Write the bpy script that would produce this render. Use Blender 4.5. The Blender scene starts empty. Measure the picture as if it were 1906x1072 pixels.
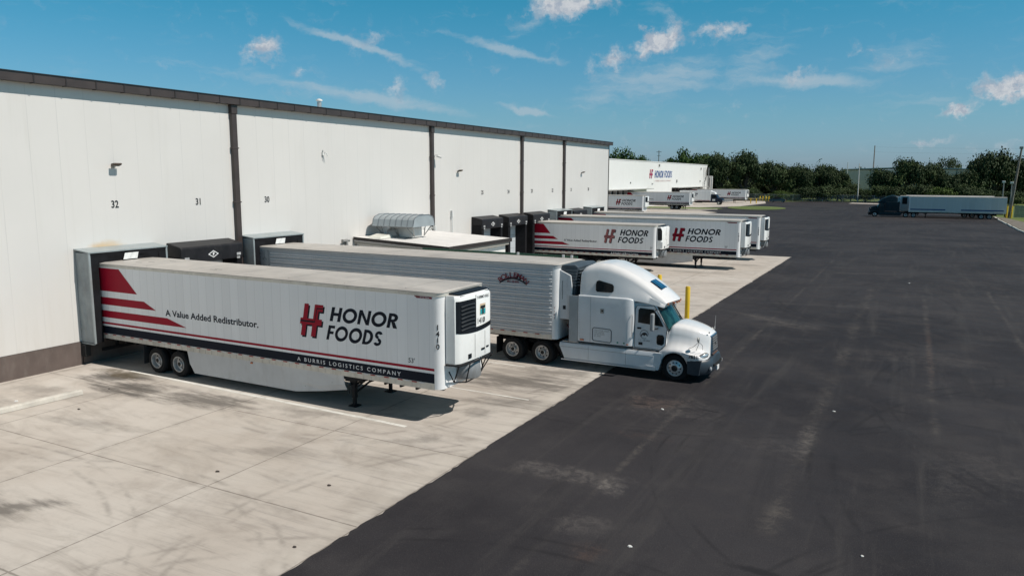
import bpy, math, random
from mathutils import Vector, Matrix
R = math.radians
PI = math.pi
scene = bpy.context.scene
col = scene.collection
random.seed(7)

# ------------------------------------------------------------------ camera
cd = bpy.data.cameras.new('camera')
cam = bpy.data.objects.new('camera', cd)
col.objects.link(cam)
cd.sensor_width = 36.0
cd.lens = 1408.5 / 1906 * 36.0
cd.clip_start = 0.1
cd.clip_end = 6000
_yaw, _pit, _rol = R(-27.886), R(-8.309), R(0.184)
_f = Vector((math.sin(_yaw) * math.cos(_pit), math.cos(_yaw) * math.cos(_pit), math.sin(_pit)))
_r = Vector((math.cos(_yaw), -math.sin(_yaw), 0))
_u = _r.cross(_f)
_r2 = _r * math.cos(_rol) + _u * math.sin(_rol)
_u2 = -_r * math.sin(_rol) + _u * math.cos(_rol)
_m = Matrix(((_r2.x, _u2.x, -_f.x, 29.466), (_r2.y, _u2.y, -_f.y, 0), (_r2.z, _u2.z, -_f.z, 7.572), (0, 0, 0, 1)))
cam.matrix_world = _m
scene.camera = cam

# ------------------------------------------------------------------ light and exposure
SUN_EL, SUN_AZ = 52.0, 86.5          # azimuth clockwise from +Y
scene.view_settings.view_transform = 'Standard'
scene.view_settings.look = 'None'
scene.view_settings.exposure = 0.0
scene.view_settings.gamma = 1.0
scene.cycles.diffuse_bounces = 2
sd = bpy.data.lights.new('sun', 'SUN')
sd.energy = 4.5
sd.angle = R(0.53)
sd.color = (1.0, 0.94, 0.86)
sun = bpy.data.objects.new('sun', sd)
col.objects.link(sun)
_d = Vector((math.sin(R(SUN_AZ)) * math.cos(R(SUN_EL)), math.cos(R(SUN_AZ)) * math.cos(R(SUN_EL)), math.sin(R(SUN_EL))))
sun.rotation_euler = _d.to_track_quat('Z', 'Y').to_euler()
sun.location = (40, 20, 60)


# ------------------------------------------------------------------ node helpers
class G:
    """small wrapper: every call adds one node and returns its output socket"""
    def __init__(s, nt):
        s.nt = nt

    def n(s, kind):
        return s.nt.nodes.new(kind)

    def put(s, sock, v):
        if v is None:
            return
        if hasattr(v, 'is_output'):
            s.nt.links.new(v, sock)
        else:
            if isinstance(v, (tuple, list)) and len(v) == 3 and sock.type == 'RGBA':
                v = (*v, 1)
            sock.default_value = v

    def m(s, op, a, b=None, c=None):
        n = s.n('ShaderNodeMath'); n.operation = op
        s.put(n.inputs[0], a); s.put(n.inputs[1], b); s.put(n.inputs[2], c)
        return n.outputs[0]

    def step(s, x, a, b, lo=0.0, hi=1.0):
        n = s.n('ShaderNodeMapRange'); n.interpolation_type = 'SMOOTHSTEP'
        s.put(n.inputs[0], x); s.put(n.inputs[1], a); s.put(n.inputs[2], b); s.put(n.inputs[3], lo); s.put(n.inputs[4], hi)
        return n.outputs[0]

    def mix(s, f, a, b, mode='MIX'):
        n = s.n('ShaderNodeMix'); n.data_type = 'RGBA'; n.blend_type = mode
        s.put(n.inputs[0], f); s.put(n.inputs[6], a); s.put(n.inputs[7], b)
        return n.outputs[2]

    def coord(s, which='Object'):
        return s.n('ShaderNodeTexCoord').outputs[which]

    def pos(s):
        return s.n('ShaderNodeNewGeometry').outputs['Position']

    def xyz(s, v):
        n = s.n('ShaderNodeSeparateXYZ'); s.put(n.inputs[0], v)
        return n.outputs[0], n.outputs[1], n.outputs[2]

    def vec(s, x, y, z):
        n = s.n('ShaderNodeCombineXYZ'); s.put(n.inputs[0], x); s.put(n.inputs[1], y); s.put(n.inputs[2], z)
        return n.outputs[0]

    def mapping(s, v, loc=(0, 0, 0), rot=(0, 0, 0), scale=(1, 1, 1), kind='POINT'):
        n = s.n('ShaderNodeMapping'); n.vector_type = kind
        s.put(n.inputs[0], v); n.inputs[1].default_value = loc; n.inputs[2].default_value = rot; n.inputs[3].default_value = scale
        return n.outputs[0]

    def noise(s, v, scale=1.0, detail=4.0, rough=0.55, dist=0.0, out=0):
        n = s.n('ShaderNodeTexNoise')
        s.put(n.inputs['Vector'], v); n.inputs['Scale'].default_value = scale
        n.inputs['Detail'].default_value = detail; n.inputs['Roughness'].default_value = rough
        n.inputs['Distortion'].default_value = dist
        return n.outputs[out]

    def vop(s, op, a, b=None):
        n = s.n('ShaderNodeVectorMath'); n.operation = op
        s.put(n.inputs[0], a); s.put(n.inputs[1], b)
        return n.outputs['Value'] if op in ('LENGTH', 'DOT_PRODUCT', 'DISTANCE') else n.outputs[0]

    def bump(s, h, strength=0.3, dist=0.02):
        n = s.n('ShaderNodeBump'); n.inputs['Strength'].default_value = strength
        n.inputs['Distance'].default_value = dist; s.put(n.inputs['Height'], h)
        return n.outputs[0]


def newmat(name):
    m = bpy.data.materials.new(name); m.use_nodes = True
    nt = m.node_tree
    b = nt.nodes['Principled BSDF']
    return m, G(nt), b


_mats = {}


def mat(name, c=(0.5, 0.5, 0.5), rough=0.5, metal=0.0, vary=0.08, scale=1.5, dirt=0.0, dirtc=(0.12, 0.10, 0.08), bump=0.0,
        bscale=40, spec=0.5, coat=0.0):
    """plain painted / metal / rubber surface with uneven tone, grime and gloss"""
    if name in _mats:
        return _mats[name]
    m, g, b = newmat(name)
    co = g.coord()
    n1 = g.noise(co, scale, 5, 0.6)
    lo = tuple(max(0, x * (1 - vary)) for x in c); hi = tuple(min(1, x * (1 + vary)) for x in c)
    base = g.mix(g.step(n1, 0.3, 0.7), lo, hi)
    if dirt:
        n2 = g.noise(g.mapping(co, scale=(1, 1, 0.35)), scale * 2.3, 6, 0.65)
        base = g.mix(g.m('MULTIPLY', g.step(n2, 0.48, 0.75), dirt), base, dirtc)
    g.put(b.inputs['Base Color'], base)
    g.put(b.inputs['Roughness'], g.m('ADD', g.m('MULTIPLY', n1, 0.18), max(0.02, rough - 0.09)))
    b.inputs['Metallic'].default_value = metal
    b.inputs['Specular IOR Level'].default_value = spec
    b.inputs['Coat Weight'].default_value = coat
    if bump:
        g.put(b.inputs['Normal'], g.bump(g.noise(co, bscale, 3), bump, 0.01))
    _mats[name] = m
    return m


# ------------------------------------------------------------------ sky
w = bpy.data.worlds.new('World')
scene.world = w
w.use_nodes = True
g = G(w.node_tree)
bg = w.node_tree.nodes['Background']
sky = g.n('ShaderNodeTexSky')
sky.sky_type = 'NISHITA'
sky.sun_disc = False
sky.sun_elevation = R(SUN_EL)
sky.sun_rotation = R(SUN_AZ)
sky.altitude = 10
sky.air_density = 1.0
sky.dust_density = 0.6
sky.ozone_density = 2.0
D = g.coord('Generated')
dx, dy, dz = g.xyz(D)
az = g.m('MULTIPLY', g.m('ARCTAN2', dx, dy), 180 / PI)
el = g.m('MULTIPLY', g.m('ARCSINE', dz), 180 / PI)
p2 = g.vec(az, el, 0.0)
warp = g.noise(p2, 0.55, 5, 0.6, out=1)
warpv = g.vop('SCALE', g.vop('SUBTRACT', warp, (0.5, 0.5, 0.5)))
warpv.node.inputs['Scale'].default_value = 2.9
q = g.vop('ADD', p2, warpv)
warp2 = g.noise(p2, 2.6, 4, 0.6, out=1)
w2 = g.vop('SCALE', g.vop('SUBTRACT', warp2, (0.5, 0.5, 0.5)))
w2.node.inputs['Scale'].default_value = 0.55
q = g.vop('ADD', q, w2)


qw = g.vop('SCALE', g.vop('SUBTRACT', warp, (0.5, 0.5, 0.5)))
qw.node.inputs['Scale'].default_value = 1.3
qw = g.vop('ADD', p2, qw)


def blob(az0, el0, ra, re_, rot, amt, soft=0.0, q=q):
    v = g.mapping(q, (az0, el0, 0), (0, 0, R(rot)), (ra * 1.35, re_ * 1.35, 1), 'TEXTURE')
    return g.m('MULTIPLY', g.step(g.vop('LENGTH', v), soft, 1.0, 1.0, 0.0), amt)


puffs = None
for a in [(-24.2, 12.3, 3.0, 1.5, 14, 1.15), (-21.6, 13.2, 2.6, 1.5, 30, 1.1), (-45.6, 8.8, 1.5, 1.2, 30, .8), (-38.6, 9.6, 2.2, .9, 15, .42), (-42.9, 7.6, 1.6, .7, 10, .26),
          (-17.3, 9.7, 2.8, 1.2, 28, 1.05), (-13.2, 10.1, 2.3, .8, 5, .7), (-20.8, 8.4, 2.0, 1.0, 30, .6), (4.9, 5.7, 2.2, 1.3, 10, 1.25), (2.0, 4.5, 1.7, .55, 14, .9),
          (0.4, 2.3, 1.6, .55, 5, .62), (-10.9, 4.3, .6, .4, 0, .45), (-3.9, 8.4, 1.0, .6, 0, .4), (-2.2, 7.9, 1.3, .55, 0, .4), (-36.3, 6.5, .9, .8, 10, .45),
          (-33.8, 7.0, .9, .8, 20, .4), (-29.0, 7.9, .7, .5, 0, .35), (-22.5, 2.1, .6, .4, 0, .25), (-7.7, 7.2, 2.2, .6, -5, .38), (4.5, 1.9, 2.2, .5, 0, .35), (-44.5, 5.7, 1.0, .6, 0, .25)]:
    b_ = blob(*a)
    puffs = b_ if puffs is None else g.m('MAXIMUM', puffs, b_)
wisps = None
for a in [(-39.5, 9.4, 5.4, .38, -16, .7), (-36.5, 8.4, 2.6, .4, -22, .45), (-28.5, 9.2, 4.6, .42, -14, .62), (-38.5, 5.7, 9.0, .6, -8, .62), (-26.8, 4.9, 2.6, .28, -14, .6), (-17.0, 7.0, 6.0, 1.5, 8, .5),
          (-7.0, 6.6, 5.0, .6, -4, .72), (-21.0, 6.3, 3.5, 1.4, 25, .4), (-11.0, 7.8, 4.0, 1.8, 30, .28), (-1.2, 7.8, 4.0, 1.2, 10, .3), (-47.0, 7.0, 8.0, .5, -8, .3),
          (-25.5, 11.5, 5.0, .6, 30, .3), (-17.5, 11.8, 2.5, .5, -20, .25), (0.0, 5.0, 5.0, .8, 0, .22), (-14.3, 5.2, 2.4, .3, -3, .25)]:
    b_ = blob(*a, q=qw)
    wisps = b_ if wisps is None else g.m('MAXIMUM', wisps, b_)
fb = g.noise(g.mapping(q, scale=(1, 1.25, 1)), 0.7, 6, 0.52)
fs = g.noise(g.mapping(qw, rot=(0, 0, R(12)), scale=(0.3, 1.8, 1)), 0.9, 6, 0.58)
puffa = g.step(g.m('ADD', puffs, g.m('MULTIPLY', g.m('SUBTRACT', fb, 0.5), 1.1)), 0.06, 0.95)
wispa = g.m('MULTIPLY', g.step(g.m('ADD', wisps, g.m('MULTIPLY', g.m('SUBTRACT', fs, 0.5), 0.9)), 0.04, 0.66), 0.62)
shade = g.noise(g.mapping(q, (0, -0.5, 0)), 1.3, 5, 0.6)
cloudc = g.mix(g.step(shade, 0.35, 0.65), (4.4, 5.0, 5.9), (7.2, 7.4, 7.7))
tint = g.mix(g.step(el, 0.0, 5.0), (0.57, 0.80, 1.24), (0.52, 0.87, 1.07))
tint = g.mix(g.step(el, 3.0, 16.0), tint, (0.17, 0.985, 1.06))
# upper sky, out of view, dimmed to weaken the fill in shadows
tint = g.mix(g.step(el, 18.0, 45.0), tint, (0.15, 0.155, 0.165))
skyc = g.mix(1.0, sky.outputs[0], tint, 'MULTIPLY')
low = g.step(el, -1.0, 1.0)
c1 = g.mix(g.m('MULTIPLY', g.m('MINIMUM', wispa, 0.6), low), skyc, (5.0, 6.1, 6.9))
c2 = g.mix(g.m('MULTIPLY', g.m('MINIMUM', puffa, 0.93), low), c1, cloudc)
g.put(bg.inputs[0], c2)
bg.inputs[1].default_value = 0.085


# ------------------------------------------------------------------ mesh builder
class MB:
    def __init__(s):
        s.v = []; s.f = []; s.mi = []; s.cur = 0

    def add(s, vs, fs):
        o = len(s.v)
        s.v += [tuple(x) for x in vs]
        s.f += [tuple(i + o for i in f) for f in fs]
        s.mi += [s.cur] * len(fs)
        return s

    def box(s, x0, x1, y0, y1, z0, z1):
        vs = [(x, y, z) for z in (z0, z1) for y in (y0, y1) for x in (x0, x1)]
        return s.add(vs, [(0, 2, 3, 1), (4, 5, 7, 6), (0, 1, 5, 4), (2, 6, 7, 3), (0, 4, 6, 2), (1, 3, 7, 5)])

    def beam(s, a, b, w=0.05, h=None):
        a = Vector(a); b = Vector(b); h = h or w
        d = (b - a).normalized()
        up = Vector((0, 0, 1)) if abs(d.z) < 0.95 else Vector((1, 0, 0))
        sx = d.cross(up).normalized() * w / 2; sy = sx.cross(d).normalized() * h / 2
        vs = [p + i * sx + j * sy for p in (a, b) for i, j in ((-1, -1), (1, -1), (1, 1), (-1, 1))]
        return s.add(vs, [(3, 2, 1, 0), (4, 5, 6, 7), (0, 1, 5, 4), (1, 2, 6, 5), (2, 3, 7, 6), (3, 0, 4, 7)])

    def tube(s, pts, r, n=10, cap=True):
        pts = [Vector(p) for p in pts]
        rr = r if isinstance(r, (list, tuple)) else [r] * len(pts)
        o = []
        for i, p in enumerate(pts):
            d = (pts[min(i + 1, len(pts) - 1)] - pts[max(i - 1, 0)]).normalized()
            up = Vector((0, 0, 1)) if abs(d.z) < 0.9 else Vector((1, 0, 0))
            a = d.cross(up).normalized(); b = a.cross(d).normalized()
            o += [p + rr[i] * (math.cos(2 * PI * k / n) * a + math.sin(2 * PI * k / n) * b) for k in range(n)]
        fs = []
        for i in range(len(pts) - 1):
            for k in range(n):
                fs.append((i * n + k, i * n + (k + 1) % n, (i + 1) * n + (k + 1) % n, (i + 1) * n + k))
        if cap:
            fs.append(tuple(range(n))[::-1]); fs.append(tuple((len(pts) - 1) * n + k for k in range(n)))
        return s.add(o, fs)

    def prism(s, poly, axis, a, b):
        """extrude a 2-D outline along axis ('x','y','z') from a to b"""
        def P(u, v, t):
            return {'x': (t, u, v), 'y': (u, t, v), 'z': (u, v, t)}[axis]
        n = len(poly)
        vs = [P(u, v, a) for u, v in poly] + [P(u, v, b) for u, v in poly]
        fs = [tuple(range(n))[::-1], tuple(range(n, 2 * n))] + [(i, (i + 1) % n, n + (i + 1) % n, n + i) for i in range(n)]
        return s.add(vs, fs)

    def flat(s, poly, y, axis='y'):
        P = (lambda u, v: (u, y, v)) if axis == 'y' else (lambda u, v: (y, u, v)) if axis == 'x' else (lambda u, v: (u, v, y))
        return s.add([P(u, v) for u, v in poly], [tuple(range(len(poly)))])

    def lathe(s, prof, axis='y', n=32, c=(0, 0, 0), closed=False):
        """prof = [(radius, along)]"""
        vs = []
        for r, t in prof:
            for k in range(n):
                a = 2 * PI * k / n
                q = {'y': (r * math.cos(a), t, r * math.sin(a)), 'z': (r * math.cos(a), r * math.sin(a), t), 'x': (t, r * math.cos(a), r * math.sin(a))}[axis]
                vs.append((q[0] + c[0], q[1] + c[1], q[2] + c[2]))
        fs = []
        for i in range(len(prof) - 1):
            for k in range(n):
                fs.append((i * n + k, i * n + (k + 1) % n, (i + 1) * n + (k + 1) % n, (i + 1) * n + k))
        return s.add(vs, fs)

    def loft(s, secs, cap0=True, cap1=True, ring=True):
        n = len(secs[0])
        vs = [p for q in secs for p in q]
        fs = []
        for i in range(len(secs) - 1):
            for k in range(n if ring else n - 1):
                fs.append((i * n + k, i * n + (k + 1) % n, (i + 1) * n + (k + 1) % n, (i + 1) * n + k))
        if cap0:
            fs.append(tuple(range(n))[::-1])
        if cap1:
            fs.append(tuple((len(secs) - 1) * n + k for k in range(n)))
        return s.add(vs, fs)

    def mesh(s, name, mats, smooth=None, fix=True):
        me = bpy.data.meshes.new(name)
        me.from_pydata(s.v, [], s.f)
        for m_ in (mats if isinstance(mats, (list, tuple)) else [mats]):
            me.materials.append(m_)
        me.polygons.foreach_set('material_index', s.mi)
        if fix:
            import bmesh
            bm = bmesh.new(); bm.from_mesh(me)
            bmesh.ops.recalc_face_normals(bm, faces=bm.faces)
            bm.to_mesh(me); bm.free()
        if smooth is not None:
            me.shade_smooth()
            me.set_sharp_from_angle(angle=R(smooth))
        me.update()
        return me

    def build(s, name, mats, parent=None, loc=(0, 0, 0), rz=0.0, smooth=None, bevel=0.0, fix=True, key=None, subsurf=0):
        if key and key in _cache:
            me = _cache[key]
        else:
            me = s.mesh(name, mats, smooth, fix)
            if key:
                _cache[key] = me
        return place(name, me, parent, loc, rz, bevel, subsurf)


_cache = {}


def place(name, me, parent=None, loc=(0, 0, 0), rz=0.0, bevel=0.0, subsurf=0):
    o = bpy.data.objects.new(name, me)
    col.objects.link(o)
    o.parent = parent
    o.location = loc
    o.rotation_euler = (0, 0, rz)
    if subsurf:
        md = o.modifiers.new('subsurf', 'SUBSURF'); md.levels = subsurf; md.render_levels = subsurf
    if bevel:
        md = o.modifiers.new('bevel', 'BEVEL'); md.width = bevel; md.segments = 2; md.limit_method = 'ANGLE'; md.angle_limit = R(40)
    return o


def thing(name, label, cat, loc=(0, 0, 0), rz=0.0, group=None):
    o = bpy.data.objects.new(name, None); col.objects.link(o)
    o.empty_display_size = 0.3
    o.location = loc; o.rotation_euler = (0, 0, rz)
    return tag(o, label, cat, group)


def tag(o, label, cat, group=None):
    o['label'] = label; o['category'] = cat
    if group:
        o['group'] = group
    return o


def struct(o, kind='structure'):
    o['kind'] = kind
    return o


def copy_tree(o, parent=None):
    c = o.copy(); col.objects.link(c); c.parent = parent
    for ch in list(o.children):
        copy_tree(ch, c)
    return c


def text_mb(s, size=0.3, bold=0.0, shear=0.0, spacing=1.0, align='LEFT', mb=None, at=(0, 0), y=0.0, sx=1.0, plane='xz'):
    """flat letters standing in the XZ plane (reading +X), or lying in the YZ plane"""
    cu = bpy.data.curves.new('lettering', 'FONT')
    cu.body = s; cu.size = size; cu.offset = bold; cu.shear = shear; cu.space_character = spacing; cu.align_x = align
    cu.resolution_u = 3; cu.fill_mode = 'FRONT'
    ob = bpy.data.objects.new('lettering', cu)
    me = bpy.data.meshes.new_from_object(ob)
    mb = mb or MB()
    if plane == 'xz':
        vs = [(at[0] + v.co.x * sx, y, at[1] + v.co.y) for v in me.vertices]
    else:
        vs = [(y, at[0] + v.co.x * sx, at[1] + v.co.y) for v in me.vertices]
    mb.add(vs, [tuple(p.vertices) for p in me.polygons])
    bpy.data.objects.remove(ob); bpy.data.curves.remove(cu); bpy.data.meshes.remove(me)
    return mb

# ------------------------------------------------------------------ ground materials
def segmask(g, x, y, x0, y0, x1, y1, wd, rough):
    """soft band along a straight line on the ground (world metres), broken up by noise"""
    L = math.hypot(x1 - x0, y1 - y0); ux, uy = (x1 - x0) / L, (y1 - y0) / L
    rx = g.m('SUBTRACT', x, x0); ry = g.m('SUBTRACT', y, y0)
    t = g.m('ADD', g.m('MULTIPLY', rx, ux), g.m('MULTIPLY', ry, uy))
    d = g.m('ABSOLUTE', g.m('SUBTRACT', g.m('MULTIPLY', rx, uy), g.m('MULTIPLY', ry, ux)))
    d = g.m('ADD', d, g.m('MULTIPLY', g.m('SUBTRACT', rough, 0.5), wd * 2.2))
    ends = g.m('MULTIPLY', g.step(t, -0.3, 0.6), g.step(t, L - 0.6, L + 0.3, 1.0, 0.0))
    return g.m('MULTIPLY', g.step(d, 0.0, wd, 1.0, 0.0), ends)


def ringmask(g, p, cx, cy, r, wd, rough):
    d = g.vop('DISTANCE', p, (cx, cy, 0))
    d = g.m('ABSOLUTE', g.m('SUBTRACT', d, r))
    return g.m('MULTIPLY', g.step(d, 0.0, wd, 1.0, 0.0), g.step(rough, 0.42, 0.66))


def spot(g, p, cx, cy, rx, ry, rot, rough, a=0.25, b=1.1):
    v = g.mapping(p, (cx, cy, 0), (0, 0, R(rot)), (rx, ry, 1), 'TEXTURE')
    l = g.m('ADD', g.vop('LENGTH', v), g.m('MULTIPLY', g.m('SUBTRACT', rough, 0.5), 3.2))
    return g.m('MULTIPLY', g.step(l, a, b, 1.0, 0.0), g.step(g.vop('LENGTH', v), 0.7, 1.5, 1.0, 0.0))


def mk_asphalt():
    m, g, b = newmat('asphalt')
    p = g.pos(); x, y, z = g.xyz(p)
    pf = g.vec(x, y, 0.0)
    big = g.noise(pf, 0.09, 5, 0.6); mid = g.noise(pf, 0.7, 6, 0.62); fine = g.noise(pf, 9, 4, 0.7); grit = g.noise(pf, 42, 3, 0.7)
    stk = g.noise(g.mapping(pf, rot=(0, 0, R(-4)), scale=(1.4, 0.10, 1)), 0.9, 6, 0.65, 0.6)
    stk2 = g.noise(g.mapping(pf, rot=(0, 0, R(38)), scale=(1.3, 0.14, 1)), 0.8, 6, 0.65, 0.8)
    base = g.mix(g.step(big, 0.38, 0.62), (0.0205, 0.0190, 0.0225), (0.035, 0.0325, 0.036))
    base = g.mix(g.m('MULTIPLY', g.step(g.noise(pf, 0.3, 7, 0.65), 0.45, 0.68), 0.45), base, (0.052, 0.048, 0.049))
    base = g.mix(g.m('MULTIPLY', g.step(stk, 0.5, 0.72), 0.5), base, (0.058, 0.054, 0.053))
    base = g.mix(g.m('MULTIPLY', g.step(stk2, 0.52, 0.74), 0.4), base, (0.016, 0.015, 0.018))
    base = g.mix(g.m('MULTIPLY', g.step(mid, 0.5, 0.8), 0.5), base, (0.058, 0.054, 0.055))
    base = g.mix(g.m('MULTIPLY', g.step(fine, 0.55, 0.8), 0.22), base, (0.07, 0.066, 0.064))
    base = g.mix(g.m('MULTIPLY', g.step(grit, 0.52, 0.72), 0.5), base, (0.115, 0.108, 0.104))
    base = g.mix(g.m('MULTIPLY', g.step(g.noise(pf, 27, 3, 0.7), 0.52, 0.7), 0.35), base, (0.018, 0.016, 0.018))
    grain = g.m('ADD', g.m('MULTIPLY', g.step(g.noise(pf, 3.1, 9, 0.78, 0.8), 0.40, 0.66), 0.85), g.m('MULTIPLY', g.step(grit, 0.42, 0.6), 0.25))
    # worn lanes and old seams, dusty
    r1 = g.noise(pf, 1.3, 6, 0.7)
    seam = None
    for a in [(23.07, 2, 23.07, 78, .16), (19.5, 16.7, 23.2, 16.8, .34), (27.15, 16, 27.2, 60, .38), (30.5, 25, 30.4, 56, .2), (34.3, 30, 34.2, 60, .2), (19.8, 44.3, 25.2, 40.6, .4), (20.2, 47.5, 22, 47.5, .2), (19.6, 29, 21.5, 33, .2),
              (16.5, 110.5, 21.3, 111, .35), (28.8, 129, 42.8, 129.4, .4), (21, 101.7, 43, 101.0, .35), (37.7, 101, 46, 97, .3), (24, 66, 30, 67.5, .4), (22, 48, 27, 49, .4), (43, 66, 47, 95, .3)]:
        s_ = segmask(g, x, y, *a, r1)
        seam = s_ if seam is None else g.m('MAXIMUM', seam, s_)
    brk = g.step(g.noise(pf, 0.33, 4, 0.6), 0.40, 0.66)
    seam = g.m('MULTIPLY', seam, g.m('ADD', g.m('MULTIPLY', brk, 0.30), 0.06))
    base = g.mix(g.m('MULTIPLY', seam, grain), base, (0.19, 0.17, 0.145))
    rag = g.noise(pf, 0.9, 7, 0.72)
    grey = None
    for a in [(23.2, 17.0, .55, .7, 20, .8), (22.0, 17.2, 1.9, .6, 5, .4), (23.4, 14.6, .9, .6, 30, .25), (27.1, 22.5, .3, 2.6, 0, .3), (24.5, 41, 1.6, 1.4, 20, .3), (22.6, 24.0, 2.2, 1.6, 0, .2), (31.3, 22, 2.6, 1.5, 80, .15), (22.5, 42.6, 1.6, .9, -30, .3),
              (28, 49, 4, 1.6, 0, .14), (33, 60, 5, 9, 0, .12), (26.3, 22.0, 1.2, .9, 30, .14), (30.2, 36.0, 3.0, 2.0, 0, .14)]:
        s_ = g.m('MULTIPLY', spot(g, pf, *a[:5], rag), a[5])
        grey = s_ if grey is None else g.m('MAXIMUM', grey, s_)
    base = g.mix(g.m('MULTIPLY', g.m('MULTIPLY', grey, 0.8), grain), base, (0.22, 0.2, 0.185))
    rust = None
    for a in [(22.0, 24.3, 1.3, .8, 20, .4), (24.0, 13.6, .6, .5, 0, .3), (30.5, 38, .15, 9, 0, .3), (22.9, 20.9, .9, .4, 0, .2), (27.5, 13.0, 1.5, .8, 40, .2)]:
        s_ = g.m('MULTIPLY', spot(g, pf, *a[:5], rag), a[5])
        rust = s_ if rust is None else g.m('MAXIMUM', rust, s_)
    base = g.mix(g.m('MULTIPLY', g.m('MULTIPLY', rust, 0.75), grain), base, (0.15, 0.095, 0.072))
    oil = None
    for a in [(21.7, 23.95, .4, .14, 10, .8), (27.16, 14.45, .7, .16, 0, .7), (31.1, 13.3, .8, .3, 0, .6), (24.0, 24.3, .45, .08, -10, .7), (29.5, 47, 1.6, .3, 0, .4), (37, 33, 2.4, .5, 20, .35)]:
        s_ = g.m('MULTIPLY', spot(g, pf, *a[:5], rag), a[5])
        oil = s_ if oil is None else g.m('MAXIMUM', oil, s_)
    rr = g.noise(pf, 0.5, 4, 0.6)
    for a in [(33, 21, 9.0, .10), (33, 21, 9.5, .08), (38, 10, 11.0, .12), (38, 10, 11.5, .1), (20, 34, 13, .12), (20, 34, 12.6, .1), (24, 6, 7.2, .1), (24, 6, 7.7, .1), (41, 22, 13, .14), (41, 22, 13.6, .14), (34, 52, 12, .16), (34, 52, 12.6, .16), (45, 5, 19, .1), (45, 5, 19.4, .1), (44, 30, 15, .12), (44, 30, 15.5, .12),
              (30, 8, 4.3, .08), (47, 52, 21, .2), (47, 52, 21.7, .2), (15, 50, 17, .15), (36, 44, 18, .15)]:
        oil = g.m('MAXIMUM', oil, g.m('MULTIPLY', ringmask(g, pf, *a, rr), 0.5))
    base = g.mix(oil, base, (0.016, 0.015, 0.017))
    g.put(b.inputs['Base Color'], base)
    g.put(b.inputs['Roughness'], g.step(mid, 0.2, 0.8, 0.72, 0.9))
    b.inputs['Specular IOR Level'].default_value = 0.18
    g.put(b.inputs['Normal'], g.bump(g.m('ADD', g.m('MULTIPLY', grit, 0.5), fine), 0.35, 0.012))
    return m


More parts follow.
